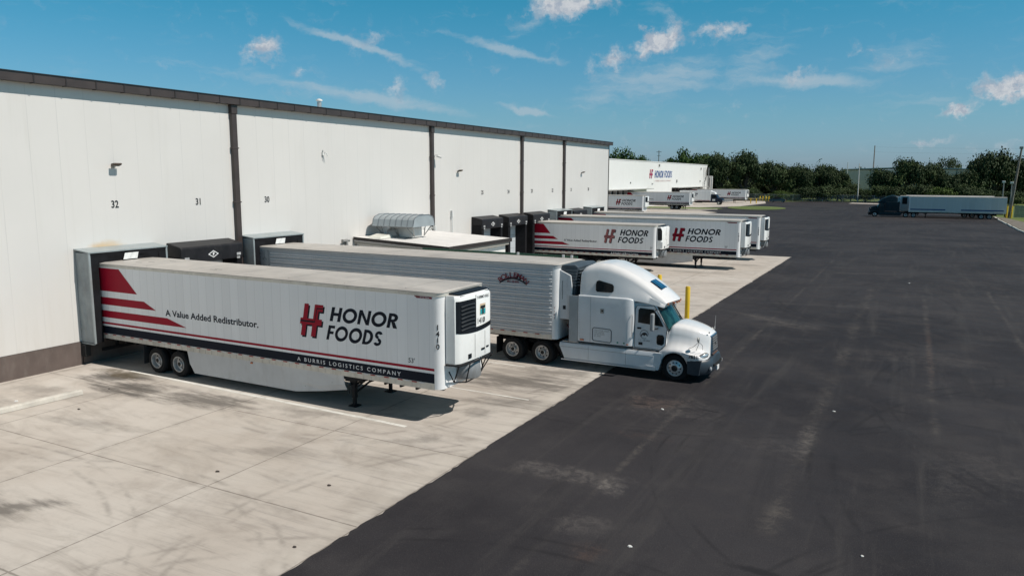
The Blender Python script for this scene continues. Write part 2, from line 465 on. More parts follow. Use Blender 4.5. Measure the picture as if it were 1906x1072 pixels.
def mk_concrete(name='concrete', x0=0.35, sx=4.71, y0=2.85, sy=4.69, detail=True):
    m, g, b = newmat(name)
    p = g.pos(); x, y, z = g.xyz(p)
    pf = g.vec(x, y, 0.0)
    u = g.m('DIVIDE', g.m('SUBTRACT', x, x0), sx); v = g.m('DIVIDE', g.m('SUBTRACT', y, y0), sy)
    cell = g.vec(g.m('FLOOR', u), g.m('FLOOR', v), 0.0)
    wn = g.n('ShaderNodeTexWhiteNoise'); wn.noise_dimensions = '2D'; g.put(wn.inputs[0], cell)
    tone = wn.outputs[0]
    big = g.noise(pf, 0.16, 5, 0.6); mid = g.noise(pf, 0.9, 7, 0.66)
    fine = g.noise(pf, 14, 4, 0.7); grit = g.noise(pf, 60, 2, 0.6)
    stre = g.noise(g.mapping(pf, rot=(0, 0, R(14)), scale=(0.3, 1.7, 1)), 0.8, 7, 0.66, 1.2)
    blot = g.noise(pf, 0.42, 7, 0.6, 1.0)
    stre2 = g.noise(g.mapping(pf, rot=(0, 0, R(-52)), scale=(0.25, 3.0, 1)), 1.5, 6, 0.7, 0.3)
    base = g.mix(g.step(big, 0.3, 0.7), (0.465, 0.417, 0.372), (0.55, 0.51, 0.466))
    base = g.mix(g.m('MULTIPLY', tone, 0.22), base, (0.42, 0.37, 0.31))
    base = g.mix(g.m('MULTIPLY', g.step(mid, 0.47, 0.78), 0.42), base, (0.30, 0.266, 0.236))
    base = g.mix(g.m('MULTIPLY', g.step(stre, 0.47, 0.8), 0.6), base, (0.25, 0.22, 0.195))
    base = g.mix(g.m('MULTIPLY', g.step(blot, 0.48, 0.7), 0.42), base, (0.30, 0.262, 0.225))
    edge = g.step(x, 9.0, 18.5)
    base = g.mix(g.m('MULTIPLY', g.m('MULTIPLY', g.step(stre2, 0.48, 0.76), edge), 0.6), base, (0.21, 0.19, 0.175))
    base = g.mix(g.m('MULTIPLY', g.step(g.noise(pf, 0.35, 5, 0.6), 0.52, 0.75), 0.28), base, (0.60, 0.575, 0.54))
    base = g.mix(g.m('MULTIPLY', g.step(fine, 0.5, 0.8), 0.14), base, (0.2, 0.18, 0.16))
    base = g.mix(g.m('MULTIPLY', g.step(grit, 0.62, 0.8), 0.2), base, (0.2, 0.185, 0.17))
    if detail:
        rag = g.noise(pf, 1.1, 7, 0.7)
        rag2 = g.noise(g.mapping(pf, rot=(0, 0, R(18)), scale=(.35, 1.7, 1)), 1.6, 7, 0.7)
        st = None
        for a in [(4.9, 17.0, 2.3, 1.1, 2, 1.0, rag2), (3.2, 17.8, 1.9, .9, 20, 1.0, rag2), (8.2, 17.2, 3.0, .9, 8, .85, rag2), (2.2, 13.4, 1.6, .9, 0, .4, rag2), (2.4, 15.4, 2.0, .6, 10, .4, rag), (7.6, 13.8, 2.5, .5, 10, .35, rag2), (11.6, 9.3, 1.3, .5, 35, .8, rag2), (10.6, 8.6, 2.2, 1.1, 20, .6, rag2),
                  (13.2, 18.1, .9, .5, 0, .55, rag), (12.4, 17.8, 1.8, .7, 0, .35, rag), (17.3, 17.7, .55, .5, 0, .5, rag), (16.9, 17.2, 2.2, .3, 30, .35, rag), (16.8, 24.6, 3.2, 1.5, 8, .85, rag2), (18, 22.0, 2.0, .8, 10, .6, rag2), (17.4, 20.6, .8, .8, 0, .42, rag),
                  (16, 25.5, 2, .7, 10, .42, rag2), (14.5, 14.8, 2.6, .5, 20, .3, rag2), (3, 31.5, 6, 1.4, 0, .55, rag), (3, 23.5, 5, 1.2, 0, .5, rag), (6, 48, 9, 2.5, 0, .3, rag2), (10, 53, 7, 1.5, 5, .34, rag2), (3.9, 15.4, 2.5, .6, 30, .3, rag),
                  (17.4, 26.4, 2.2, .8, 10, .6, rag), (12, 29, 6, 1, 0, .5, rag), (15, 33, 4, 1.5, 0, .4, rag2), (14, 61, 4, 1.2, 0, .4, rag2), (16, 68, 3, 1.2, 0, .4, rag2), (17, 44, 2.5, 3, 0, .3, rag2)]:
            s_ = g.m('MULTIPLY', spot(g, pf, *a[:5], a[6], 0.1, 1.15), a[5])
            st = s_ if st is None else g.m('MAXIMUM', st, s_)
        base = g.mix(g.m('MULTIPLY', st, 0.9), base, (0.085, 0.078, 0.07))
        # oily brown patch by the dock corner
        ol = g.m('MULTIPLY', spot(g, pf, 2.9, 18.2, 1.9, .7, 5, rag), 0.7)
        base = g.mix(ol, base, (0.075, 0.055, 0.028))
        # tyre scrub arcs
        rr = g.noise(pf, 0.8, 5, 0.66)
        ar = None
        for a in [(12.8, 20.5, 4.4, .16), (12.8, 20.5, 4.75, .16), (13.5, 5, 7.2, .12), (13.5, 5, 7.6, .12), (9, 2, 9.4, .12), (9, 2, 9.9, .1), (22, 5, 6.6, .16), (22, 5, 7.2, .14), (24, 12, 7.5, .14), (24, 12, 7.9, .14),
                  (10.5, 26, 7.8, .18), (10.5, 26, 8.3, .18), (21, 18.5, 5.6, .12), (20, 50, 6.0, .2), (24, 57, 9.0, .25)]:
            s_ = ringmask(g, pf, *a, rr)
            ar = s_ if ar is None else g.m('MAXIMUM', ar, s_)
        base = g.mix(g.m('MULTIPLY', ar, 0.4), base, (0.15, 0.135, 0.12))
        pale = g.m('MULTIPLY', segmask(g, x, y, 3.2, 18.35, 15.5, 18.3, .35, rag), 0.3)
        base = g.mix(pale, base, (0.55, 0.52, 0.46))
        dust = g.m('MULTIPLY', segmask(g, x, y, 18.85, -20, 18.85, 80, .35, rag), 0.22)
        base = g.mix(dust, base, (0.56, 0.52, 0.46))
    # saw-cut joints
    fu = g.m('ABSOLUTE', g.m('SUBTRACT', g.m('FRACT', g.m('ADD', u, 0.5)), 0.5)); fv = g.m('ABSOLUTE', g.m('SUBTRACT', g.m('FRACT', g.m('ADD', v, 0.5)), 0.5))
    wob = g.m('MULTIPLY', g.m('SUBTRACT', g.noise(pf, 3, 4), 0.5), 0.01)
    ju = g.m('MULTIPLY', g.m('ADD', fu, wob), sx); jv = g.m('MULTIPLY', g.m('ADD', fv, wob), sy)
    j = g.m('MINIMUM', ju, jv)
    jm = g.step(j, 0.012, 0.028, 1.0, 0.0)
    halo = g.m('MULTIPLY', g.step(j, 0.0, 0.3, 1.0, 0.0), g.m('MULTIPLY', g.step(mid, 0.45, 0.7), 0.3))
    base = g.mix(halo, base, (0.2, 0.18, 0.16))
    base = g.mix(g.m('MULTIPLY', jm, 0.55), base, (0.1, 0.085, 0.07))
    g.put(b.inputs['Base Color'], base)
    g.put(b.inputs['Roughness'], g.step(mid, 0.2, 0.8, 0.75, 0.92))
    b.inputs['Specular IOR Level'].default_value = 0.3
    g.put(b.inputs['Normal'], g.bump(g.m('SUBTRACT', g.m('ADD', g.m('MULTIPLY', grit, 0.4), g.m('MULTIPLY', fine, 0.6)), jm), 0.25, 0.01))
    return m


def mk_grass():
    m, g, b = newmat('grass')
    p = g.pos()
    n1 = g.noise(p, 0.12, 5, 0.6); n2 = g.noise(p, 2.0, 5, 0.7)
    base = g.mix(g.step(n1, 0.35, 0.65), (0.075, 0.115, 0.022), (0.12, 0.155, 0.035))
    base = g.mix(g.m('MULTIPLY', g.step(n2, 0.5, 0.8), 0.5), base, (0.16, 0.15, 0.07))
    g.put(b.inputs['Base Color'], base)
    b.inputs['Roughness'].default_value = 0.95
    g.put(b.inputs['Normal'], g.bump(n2, 0.8, 0.1))
    return m


ASPH = mk_asphalt(); CONC = mk_concrete(); GRASS = mk_grass()
CONC2 = mk_concrete('far_concrete', 0, 4.6, 0, 4.6, detail=False)


def sheet(name, poly, z, m, parent=None):
    mb = MB(); mb.flat(poly, z, 'z')
    o = mb.build(name, m, parent)
    return o


struct(sheet('ground', [(-3000, -3000), (3000, -3000), (3000, 3000), (-3000, 3000)], -0.02, GRASS))
# asphalt yard: right edge follows the line of parking bumpers
struct(sheet('asphalt_yard', [(-60, -60), (60, -60), (60, 100), (47.5, 118), (43.9, 126), (43.6, 176), (43.0, 182), (40, 262), (19, 268), (-1, 268), (-8, 262), (-16, 268), (-60, 268)], 0.0, ASPH))
# concrete apron in front of the docks, with its slightly ragged edge
ra = random.Random(3)
edge = []
yy = -14.0
while yy < 77.2:
    edge.append((19.2 + ra.uniform(-0.018, 0.028) + 0.018 * math.sin(yy * 0.9) + (.05 if ra.random() < .05 else 0), yy)); yy += 0.17
edge = edge + [(19.25, 77.4)]
struct(sheet('concrete_apron', [(-0.5, -14)] + edge + [(-0.5, 76.4)], 0.004, CONC))
struct(sheet('far_concrete_apron', [(-34, 112), (-17, 112), (-15.2, 140), (-9.0, 170), (-15.2, 179), (-34, 180)], 0.004, CONC2))
struct(sheet('delivery_apron', [(-34, 197), (-20, 197), (-12.5, 211), (-10.5, 240), (-14.5, 262), (-34, 262)], 0.004, CONC2))
struct(sheet('grass_strip', [(-34, 186.5), (-17, 187), (-13.5, 189), (-12.5, 192), (-15, 196.8), (-34, 196.8)], 0.01, GRASS))
struct(sheet('walkway', [(-34, 181), (-16, 181.5), (-12.6, 186), (-13.4, 188.8), (-17, 186.8), (-34, 186.3)], 0.012, CONC2))
isl = []
for k in range(40):
    a = 2 * PI * k / 40
    isl.append((-6.3 + 7.2 * math.cos(a) - 1.5 * math.sin(a), 201 + 12.0 * math.sin(a)))
struct(sheet('grass_island', isl, 0.06, GRASS))
struct(sheet('concrete_pad', [(11.5, 253), (19.8, 250), (20.5, 258), (12, 262)], 0.004, CONC2))
struct(sheet('gravel_path', [(43.8, 182), (45.2, 178), (47, 160), (52, 126), (60, 100), (47.6, 118.5), (44.0, 126.5), (43.7, 176)], 0.006, mat('dirt_path', (0.16, 0.14, 0.115), 0.9, vary=0.3)))

white_line = mat('worn_white_line', (0.66, 0.645, 0.60), 0.8, vary=0.1, dirt=0.75, dirtc=(0.40, 0.37, 0.33), scale=1.2)


def paint_line(label, x0, y0, x1, y1, wd=0.1, group='painted bay lines on the concrete'):
    d = Vector((x1 - x0, y1 - y0)).normalized(); n_ = Vector((-d.y, d.x)) * wd / 2
    mb = MB(); K = 14; rl = random.Random(int(x1 * 10 + y1 * 7))
    a_, b_ = [], []
    for k in range(K + 1):
        c = Vector((x0, y0)).lerp(Vector((x1, y1)), k / K)
        a_.append(tuple(c + n_ * rl.uniform(.8, 1.1))); b_.append(tuple(c - n_ * rl.uniform(.8, 1.1)))
    mb.flat(a_ + b_[::-1], 0.008, 'z')
    o = mb.build('bay_line', white_line)
    struct(o); o['label'] = label
    o['group'] = group
    return o


paint_line('long white bay line beside the nearest trailer', 2.7, 18.6, 16.15, 18.25, 0.17)
paint_line('short white line between the nearest trailer and the truck', 14.6, 22.65, 18.2, 22.55, 0.09)
paint_line('white bay line under the truck', 3.0, 26.8, 16.0, 26.6, 0.1)
for i, yb in enumerate((44.6, 48.95, 52.9, 57.2, 61.4, 65.7, 69.9)):
    for dy in (0, 0.55) if i in (1, 2) else (0,):
        paint_line('white bay line on the far concrete apron', 2.0, yb + dy, 15.5 - i % 2, yb + dy, 0.1)

# ------------------------------------------------------------------ main warehouse
WX = 0.0


def mk_wall(name, c, step=1.118, y0=0.23, stains=True):
    m, g, b = newmat(name)
    p = g.pos(); x, y, z = g.xyz(p)
    u = g.m('DIVIDE', g.m('SUBTRACT', y, y0), step)
    f = g.m('MULTIPLY', g.m('ABSOLUTE', g.m('SUBTRACT', g.m('FRACT', g.m('ADD', u, 0.5)), 0.5)), step)
    wn = g.n('ShaderNodeTexWhiteNoise'); wn.noise_dimensions = '1D'; g.put(wn.inputs['W'], g.m('FLOOR', u))
    n1 = g.noise(p, 0.25, 5, 0.6)
    base = g.mix(g.step(n1, 0.3, 0.7), tuple(k * 0.955 for k in c), c)
    base = g.mix(g.m('MULTIPLY', wn.outputs[0], 0.3), base, tuple(k * 0.965 for k in c))
    drip = g.noise(g.mapping(p, scale=(1, 1.6, 0.12)), 1.3, 7, 0.7)
    base = g.mix(g.m('MULTIPLY', g.step(drip, 0.5, 0.8), 0.2), base, (0.5, 0.48, 0.43))
    low = g.m('MULTIPLY', g.step(z, 0.9, 3.5, 1.0, 0.0), g.step(drip, 0.35, 0.7))
    base = g.mix(g.m('MULTIPLY', low, 0.2), base, (0.5, 0.46, 0.40))
    jm = g.step(f, 0.008, 0.02, 1.0, 0.0)
    base = g.mix(g.m('MULTIPLY', jm, g.m('MULTIPLY', g.step(n1, 0.3, 0.65), 0.26)), base, (0.35, 0.35, 0.35))
    if stains:
        rag = g.noise(g.mapping(p, scale=(1, .8, 1.4)), 2.0, 6, 0.6)
        v = g.mapping(g.vec(y, z, 0.0), (19.75, 4.62, 0), (0, 0, 0), (1.15, 0.42, 1), 'TEXTURE')
        s_ = g.step(g.m('ADD', g.vop('LENGTH', v), g.m('MULTIPLY', g.m('SUBTRACT', rag, 0.5), 0.9)), 0.2, 1.0, 1.0, 0.0)
        base = g.mix(g.m('MULTIPLY', s_, 0.62), base, (0.60, 0.36, 0.10))
    g.put(b.inputs['Base Color'], base)
    b.inputs['Roughness'].default_value = 0.5
    wav = g.m('MULTIPLY', g.noise(p, 0.8, 2), 0.5)
    g.put(b.inputs['Normal'], g.bump(g.m('SUBTRACT', wav, g.m('MULTIPLY', jm, 0.5)), 0.15, 0.03))
    return m


WALL = mk_wall('insulated_wall_panel', (0.675, 0.655, 0.63))
BROWN = mat('brown_trim', (0.055, 0.042, 0.039), 0.42, vary=0.12)
BROWN_D = mat('dark_brown_trim', (0.028, 0.022, 0.021), 0.45)
BASEB = mat('brown_base', (0.115, 0.088, 0.078), 0.7, vary=0.12, dirt=0.3, dirtc=(0.2, 0.18, 0.16))
YE = 77.9
bld = thing('warehouse', 'large white panelled warehouse with dark brown gutter and a row of truck docks', 'warehouse', (0, 20, 0))


def bpart(mb, name, m, **k):
    for i, v in enumerate(mb.v):
        mb.v[i] = (v[0], v[1] - 20, v[2])
    return mb.build(name, m, bld, **k)


mb = MB()
mb.box(-70, 0, -30, YE, 0.95, 11.15)
bpart(mb, 'wall', WALL)
mb = MB(); mb.box(-70, -0.02, -30, YE - .02, 0, 0.95); mb.box(-0.02, 0.05, -30, 18.35, 0.0, 0.93)
yb = [21.9, 22.5, 26.3, 26.65, 30.4, 48.6]
mb.box(-0.02, 0.05, 18.4, YE, 0.0, 0.93)
bpart(mb, 'wall_base', BASEB)
mb = MB(); mb.box(-70.2, 0.12, -30.2, YE + .25, 11.15, 11.22)
mb.prism([(-70, 11.22), (0.1, 11.22), (-34, 11.9)], 'y', -30, YE + .2)
bpart(mb, 'roof', mat('white_roof', (0.7, 0.7, 0.68), 0.6))
mb = MB(); mb.box(-0.1, 0.37, -30.25, YE + .3, 11.30, 11.34); bpart(mb, 'gutter_lip', mat('black_trim', (0.02, 0.02, 0.022), 0.4))
mb = MB()
yy = -28.0
while yy < YE:
    mb.box(0.10, 0.355, yy, yy + 0.05, 10.955, 11.295); yy += 1.22
mb2 = MB(); mb2.box(0.0, 0.34, -30.2, YE + .28, 10.98, 11.30); mb2.cur = 1; mb2.add(mb.v, mb.f)
bpart(mb2, 'gutter', [BROWN, BROWN_D])
for yy in (9.5, 26.66, 43.75, 57.23, 65.91):
    mb = MB(); mb.box(0.02, 0.20, yy - .15, yy + .15, 0.3, 11.0)
    mb.box(0.0, 0.23, yy - .18, yy + .18, 10.55, 10.98)
    for zz in (3.6, 6.3, 8.9):
        mb.box(0.0, 0.215, yy - .2, yy + .2, zz, zz + .06)
    bpart(mb, 'downspout', BROWN, bevel=0.02)
mb = MB(); mb.box(-0.25, 0.03, YE - .14, YE + .03, 0.3, 11.0); bpart(mb, 'corner_trim', BROWN_D)

# dock numbers painted on the wall
BLK = mat('black_lettering', (0.012, 0.014, 0.018), 0.5)
for s_, yc in (('32', 20.27), ('31', 24.47), ('30', 28.70), ('25', 50.75), ('24', 55.0), ('23', 59.3), ('22', 63.55), ('21', 67.85), ('20', 72.2)):
    mb = text_mb(s_, size=0.42, bold=0.008, align='CENTER', at=(yc, 6.27), y=0.012, sx=0.82, plane='yz')
    bpart(mb, 'dock_number', BLK, fix=False)

# wall lights, antennas, vent -------------------------------------------------
GREY = mat('grey_metal', (0.30, 0.30, 0.29), 0.45, 0.3, dirt=0.3)
GALV = mat('galvanised', (0.42, 0.44, 0.45), 0.42, 0.55, vary=0.15)
WHITEP = mat('white_plastic', (0.72, 0.72, 0.70), 0.5)
for yc, zc, lab in ((20.3, 7.95, 'bronze floodlight high on the wall above dock number 32'), (47.2, 7.95, 'bronze floodlight on the wall just past the second long downspout'), (70.3, 8.0, 'small floodlight on the farthest wall bay')):
    t = thing('wall_floodlight', lab, 'floodlight', (0, yc, zc), group='floodlights on the warehouse wall')
    t.scale = (.6, .6, .6)
    mb = MB(); mb.box(0, 0.10, -.14, .14, -.06, .14); mb.tube([(0.08, 0, .05), (.3, 0, .12)], .03); mb.build('wall_bracket', GREY, t)
    mb = MB(); mb.prism([(.22, .02), (.5, .10), (.62, .20), (.55, .26), (.24, .20)], 'y', -.3, .3); mb.build('lamp_housing', mat('bronze', (0.10, 0.075, 0.06), 0.5, 0.2), t, bevel=0.02)
    mb = MB(); mb.box(.28, .50, -.24, .24, .02, .04); mb.build('lens', mat('lamp_glass', (0.6, 0.6, 0.55), 0.2), t)
t = thing('wall_antenna', 'small white antenna with a short conduit on the upper wall', 'antenna', (0, 32.97, 8.8))
mb = MB(); mb.tube([(0.02, 0, -.3), (.06, 0, .25), (.22, .12, .05), (.26, .14, -.1)], .03); mb.box(.0, .1, -.07, .07, -.05, .12); mb.build('antenna_body', WHITEP, t)
t = thing('security_camera', 'white security camera beside the second long downspout', 'camera', (0.1, 44.2, 9.0))
mb = MB(); mb.tube([(-.1, 0, .06), (.22, 0, .06)], .03); mb.tube([(.1, .0, -.0), (.42, .1, -.1)], .07, 12); mb.build('camera_body', WHITEP, t)
t = thing('roof_vent', 'small round vent cap standing on the warehouse roof', 'vent', (-3.0, 36.2, 11.72))
t.scale = (.55, .55, .55)
mb = MB(); mb.lathe([(0, -.4), (.24, -.4), (.24, .62), (.22, .64), (0, .64)], 'z', 20); mb.build('vent_pipe', GALV, t, smooth=40)
mb = MB(); mb.lathe([(0, .98), (.15, .95), (.36, .84), (.36, .74), (.24, .70), (0, .7)], 'z', 20); mb.build('vent_cap', WHITEP, t, smooth=40)
t = thing('wall_pipe', 'thin white conduit pole rising behind the annex roof', 'pipe', (0.12, 46.25, 3.0))
mb = MB(); mb.tube([(0, 0, -2.9), (0, 0, 2.1)], .035); mb.box(-.12, .06, -.08, .08, 1.75, 2.2); mb.build('conduit', WHITEP, t)
t = thing('wall_hydrant_valve', 'cluster of white pipe valves on the wall beside the brown downspout', 'valve', (0, 43.3, 4.0))
mb = MB(); mb.tube([(0, 0, 0), (.3, 0, 0), (.3, 0, -.35)], .05); mb.tube([(0, .35, .1), (.35, .35, .1)], .09, 12); mb.tube([(0, -.4, -.05), (.25, -.4, -.05), (.25, -.4, -.4)], .04)
mb.tube([(.35, .35, -.05), (.35, .35, .25)], .12, 12); mb.box(0, .05, -.5, .5, -.1, .2); mb.build('pipework', WHITEP, t)
t = thing('wall_spigot', 'small dark pipe fitting on the wall left of the annex roof', 'pipe fitting', (0, 34.55, 3.75))
mb = MB(); mb.tube([(0, 0, 0.1), (.25, 0, .1), (.28, 0, -.2)], .06); mb.tube([(.2, -.3, .12), (.22, .25, .12)], .07, 10); mb.box(0, .12, -.2, .2, -.25, .2); mb.build('fitting', GREY, t, smooth=40)

# ------------------------------------------------------------------ dock shelters and doors
CURT = mat('black_curtain', (0.009, 0.009, 0.011), 0.7, spec=.2, vary=0.35, bump=0.5, bscale=6)
CURT2 = mat('grey_side_canvas', (0.27, 0.30, 0.31), 0.5, vary=0.14, dirt=0.25, bump=0.6, bscale=3.5)
FRAMEG = mat('pale_steel_frame', (0.33, 0.37, 0.38), 0.4, 0.25, dirt=0.2)
HOODM = mat('black_hood_vinyl', (0.014, 0.013, 0.015), 0.5, spec=.3, vary=0.3, dirt=0.2, dirtc=(0.09, 0.085, 0.08), bump=0.6, bscale=5)
DOORP = mat('dock_door_panel', (0.50, 0.54, 0.57), 0.45, vary=0.06)
WT = mat('white_tag', (0.75, 0.75, 0.74), 0.6)


def crumple(nx, nz, fx, amp, seed):
    """wrinkled fabric sheet: fx(u,v)->(pos, normal)"""
    rd = random.Random(seed); mb = MB(); vs = []
    ph = [(rd.uniform(1, 4), rd.uniform(1, 5), rd.uniform(0, 6)) for _ in range(6)]
    for j in range(nz + 1):
        for i in range(nx + 1):
            u, v = i / nx, j / nz
            d = sum(math.sin(a * 6 * u + b_ * 5 * v + c) for a, b_, c in ph) / 6 * amp
            p_, n_ = fx(u, v)
            vs.append(tuple(Vector(p_) + Vector(n_) * (d * min(1, 6 * min(u, 1 - u, v, 1 - v)))))
    fs = [(j * (nx + 1) + i, j * (nx + 1) + i + 1, (j + 1) * (nx + 1) + i + 1, (j + 1) * (nx + 1) + i) for j in range(nz) for i in range(nx)]
    mb.add(vs, fs)
    return mb


def dock_door(yc, label, open_=False):
    t = thing('dock_door', label, 'dock door', (0, yc, 0), group='loading dock doors')
    mb = MB()
    for k in range(5):
        mb.box(0.012, 0.06, -1.22, 1.22, 1.22 + k * .54, 1.75 + k * .54)
    mb.build('door_panel', DOORP, t, bevel=0.008)
    mb = MB(); mb.box(0.012, 0.10, -1.36, -1.22, 1.2, 4.0); mb.box(0.012, 0.10, 1.22, 1.36, 1.2, 4.0); mb.box(0.012, 0.10, -1.36, 1.36, 3.92, 4.06); mb.build('door_frame', FRAMEG, t)
    for s_ in (-1, 1):
        mb = MB(); mb.box(0.05, 0.30, s_ * .95 - .14, s_ * .95 + .14, 0.62, 1.12); mb.build('rubber_bumper', mat('rubber', (0.02, 0.02, 0.02), 0.8), t, bevel=0.015)
    return t


def grey_shelter(yc, label, w=3.5, d=0.92):
    """framed shelter: pale steel frame with grey side canvas, black head curtain and a white tag"""
    t = thing('dock_shelter', label, 'dock shelter', (0, yc, 0), group='grey framed dock shelters')
    h = w / 2
    z0, z1 = 0.95, 4.60
    for s_ in (-1, 1):
        crumple(10, 22, lambda u, v: ((0.03 + (d - .05) * u, s_ * h, z0 + (z1 - z0 - .05) * v), (0, s_, 0)), 0.035, int(yc) + s_).build('side_canvas', CURT2, t, fix=False, smooth=60)
        mb = MB(); mb.box(d - .07, d, s_ * h - .04, s_ * h + .04, z0 - .02, z1); mb.box(0, d - .07, s_ * h - .03, s_ * h + .03, z0 - .08, z0 - .02); mb.build('frame_post', FRAMEG, t)
        mb = MB()
        mb.cur = 0
        mb.box(d - .16, d - .02, *(sorted((s_ * (h - .04), s_ * (h - .36)))), 0.95, z1 - .05)
        mb.build('side_curtain', CURT, t)
        mb = MB(); mb.box(0.02, .34, s_ * (h - .05) - .14, s_ * (h - .05) + .1, 0.35, z0 - .1); mb.build('bumper_pad', mat('black_rubber', (0.018, 0.018, 0.018), 0.8), t, bevel=0.02)
    mb = MB(); mb.prism([(0.0, z1 + .10), (d + .02, z1), (d + .02, z1 - .05), (0.0, z1 + .05)], 'y', -h - .05, h + .05); mb.build('top_panel', FRAMEG, t)
    crumple(26, 6, lambda u, v: ((d + .012 - .10 * (1 - v), -h + .03 + (w - .06) * u, z1 - .52 + .46 * v), (1, 0, 0)), 0.05, int(yc * 3)).build('head_curtain', CURT, t, fix=False, smooth=60)
    mb = MB(); n_ = 8
    mb.add([(d + .05 + .02 * math.sin(i), -.34 + .62 * i / n_ + .0, z1 - .40) for i in range(n_ + 1)] + [(d + .06 + .015 * math.sin(2 * i), -.26 + .62 * i / n_, z1 - .14) for i in range(n_ + 1)],
           [(i, i + 1, n_ + 2 + i, n_ + 1 + i) for i in range(n_)])
    mb.build('white_tag', WT, t, fix=False)
    return t


def black_seal(yc, label, w=3.5, d=0.95, open_=True):
    """black foam dock seal with a sloping hood that carries a white diamond mark"""
    t = thing('dock_seal', label, 'dock seal', (0, yc, 0), group='black padded dock seals')
    h = w / 2
    mb = MB(); mb.prism([(0.0, 4.62), (d - .03, 4.44), (d, 4.36), (d, 3.72), (d - .12, 3.70), (d - .12, 4.0), (0, 4.0)], 'y', -h, h)
    o = mb.build('hood', HOODM, t, bevel=0.035)
    for s_ in (-1, 1):
        mb = MB(); mb.prism([(s_ * h * .995, 0.02), (s_ * h * .995, d * .93), (s_ * (h - .30), d * .96), (s_ * (h - .52), 0.02)] if False else [(0.02, s_ * h * .995), (d * .93, s_ * h * .995), (d * .96, s_ * (h - .34)), (0.02, s_ * (h - .52))], 'z', 1.0, 4.2)
        mb.build('side_pad', CURT, t, bevel=0.03)
        mb = MB(); mb.box(d + .004, d + .03, s_ * (h - .28) - .12, s_ * (h - .28) + .12, 3.86, 3.98); mb.box(d + .004, d + .03, s_ * (h - .3) - .1, s_ * (h - .3) + .08, 3.70, 3.80); mb.build('corner_patch', mat('scuffed_white', (0.42, 0.42, 0.42), 0.6, dirt=0.5, dirtc=(.05, .05, .05)), t)
    mb = MB(); mb.flat([(-.30, 4.03), (0, 3.86), (.30, 4.03), (0, 4.20)], d + .006, 'x'); mb.build('diamond_mark', WT, t, fix=False)
    mb = MB(); mb.flat([(-.22, 4.03), (0, 3.905), (.22, 4.03), (0, 4.155)], d + .010, 'x')
    mb.build('diamond_field', HOODM, t, fix=False)
    text_mb('F', size=.2, bold=.012, align='CENTER', at=(0.0, 3.962), y=d + .014, plane='yz').build('diamond_letter', WT, t, fix=False)
    return t


grey_shelter(20.15, 'grey framed dock shelter swallowing the rear of the nearest trailer, below number 32')
black_seal(24.35, 'empty black dock seal with a wide hood, below number 31', 3.5)
grey_shelter(28.55, 'grey framed dock shelter around the rear of the ribbed silver trailer, below number 30', 3.4)
black_seal(50.75, 'open black dock seal next to the low annex roof', 3.3)
black_seal(55.0, 'open black dock seal between two other black seals', 3.3)
black_seal(59.4, 'black dock seal holding the short livery trailer', 3.3)
grey_shelter(64.3, 'grey framed dock shelter around the long trailer with a red tail', 3.4)
black_seal(68.1, 'black dock seal between the two grey shelters in the far row', 3.3)
grey_shelter(72.7, 'grey framed dock shelter nearest the far corner of the warehouse', 3.4)
dock_door(24.35, 'closed grey dock door under number 31')
dock_door(50.75, 'pale dock door inside the black seal beside the annex')
dock_door(55.0, 'pale dock door inside the middle black seal')
dock_door(68.1, 'grey dock door between the two farthest trailers')
DOORG = mat('door_track_green', (0.02, 0.09, 0.05), 0.5)

# ------------------------------------------------------------------ low annex with ventilator hood
ann = thing('annex', 'low white lean-to annex with a flat roof against the warehouse wall', 'annex', (0, 35.4, 0))
AY = 7.4
mb = MB(); mb.prism([(0.06, 0.0), (6.45, 0.0), (6.45, 3.42), (0.06, 3.72)], 'y', .25, AY - .25); mb.build('wall', mk_wall('annex_wall', (0.78, 0.77, 0.73), stains=False), ann)
mb = MB(); mb.prism([(0.06, 3.80), (6.72, 3.50), (6.72, 3.72), (0.06, 4.02)], 'y', 0.0, AY)
mb.build('roof', mat('annex_roof_membrane', (0.72, 0.70, 0.68), 0.5, vary=0.06, dirt=0.12, dirtc=(.45, .43, .4)), ann)
mb = MB()
mb.prism([(0.06, 3.86), (6.76, 3.55), (6.76, 3.735), (0.06, 4.04)], 'y', -.05, -.004); mb.box(6.724, 6.78, -.05, AY + .05, 3.50, 3.735)
mb.build('dark_edge', BROWN_D, ann)
mb = MB(); mb.prism([(0.06, 3.66), (6.6, 3.36), (6.6, 3.545), (0.06, 3.85)], 'y', .04, .2); mb.box(6.5, 6.7, .2, AY - .2, 3.34, 3.49); mb.build('soffit', mat('soffit_beige', (0.36, 0.34, 0.30), 0.6), ann)
hv = thing('roof_ventilator', 'grey ribbed ventilator hood on a white curb on the annex roof', 'ventilator', (1.9, 37.9, 3.93), rz=R(93))
HG = mat('hood_grey', (0.33, 0.37, 0.39), 0.45, 0.2, vary=0.08)
sec = [(-1.25, .72), (-1.22, .80), (-1.12, 1.12), (-.98, 1.25), (-.5, 1.38), (.5, 1.38), (.98, 1.25), (1.12, 1.12), (1.22, .80), (1.25, .72)]
mb = MB()
inner = [(x * .96, z - .03) for x, z in sec]
mb.prism(sec + inner[::-1], 'y', -1.45, 1.45)
mb.prism(inner, 'y', -1.445, -1.40); mb.prism(inner, 'y', 1.40, 1.445)
mb.build('hood', HG, hv)
mb = MB()
for k in range(8):
    y0 = -1.45 + k * 2.9 / 7
    mb.loft([[(x * 1.005, y, z + dz_) for x, z in sec] for y, dz_ in ((y0 - .025, .004), (y0 - .02, .03), (y0 + .02, .03), (y0 + .025, .004))], ring=False, cap0=False, cap1=False)
mb.build('hood_rib', mat('hood_rib', (0.2, 0.22, 0.235), 0.5, 0.2), hv)
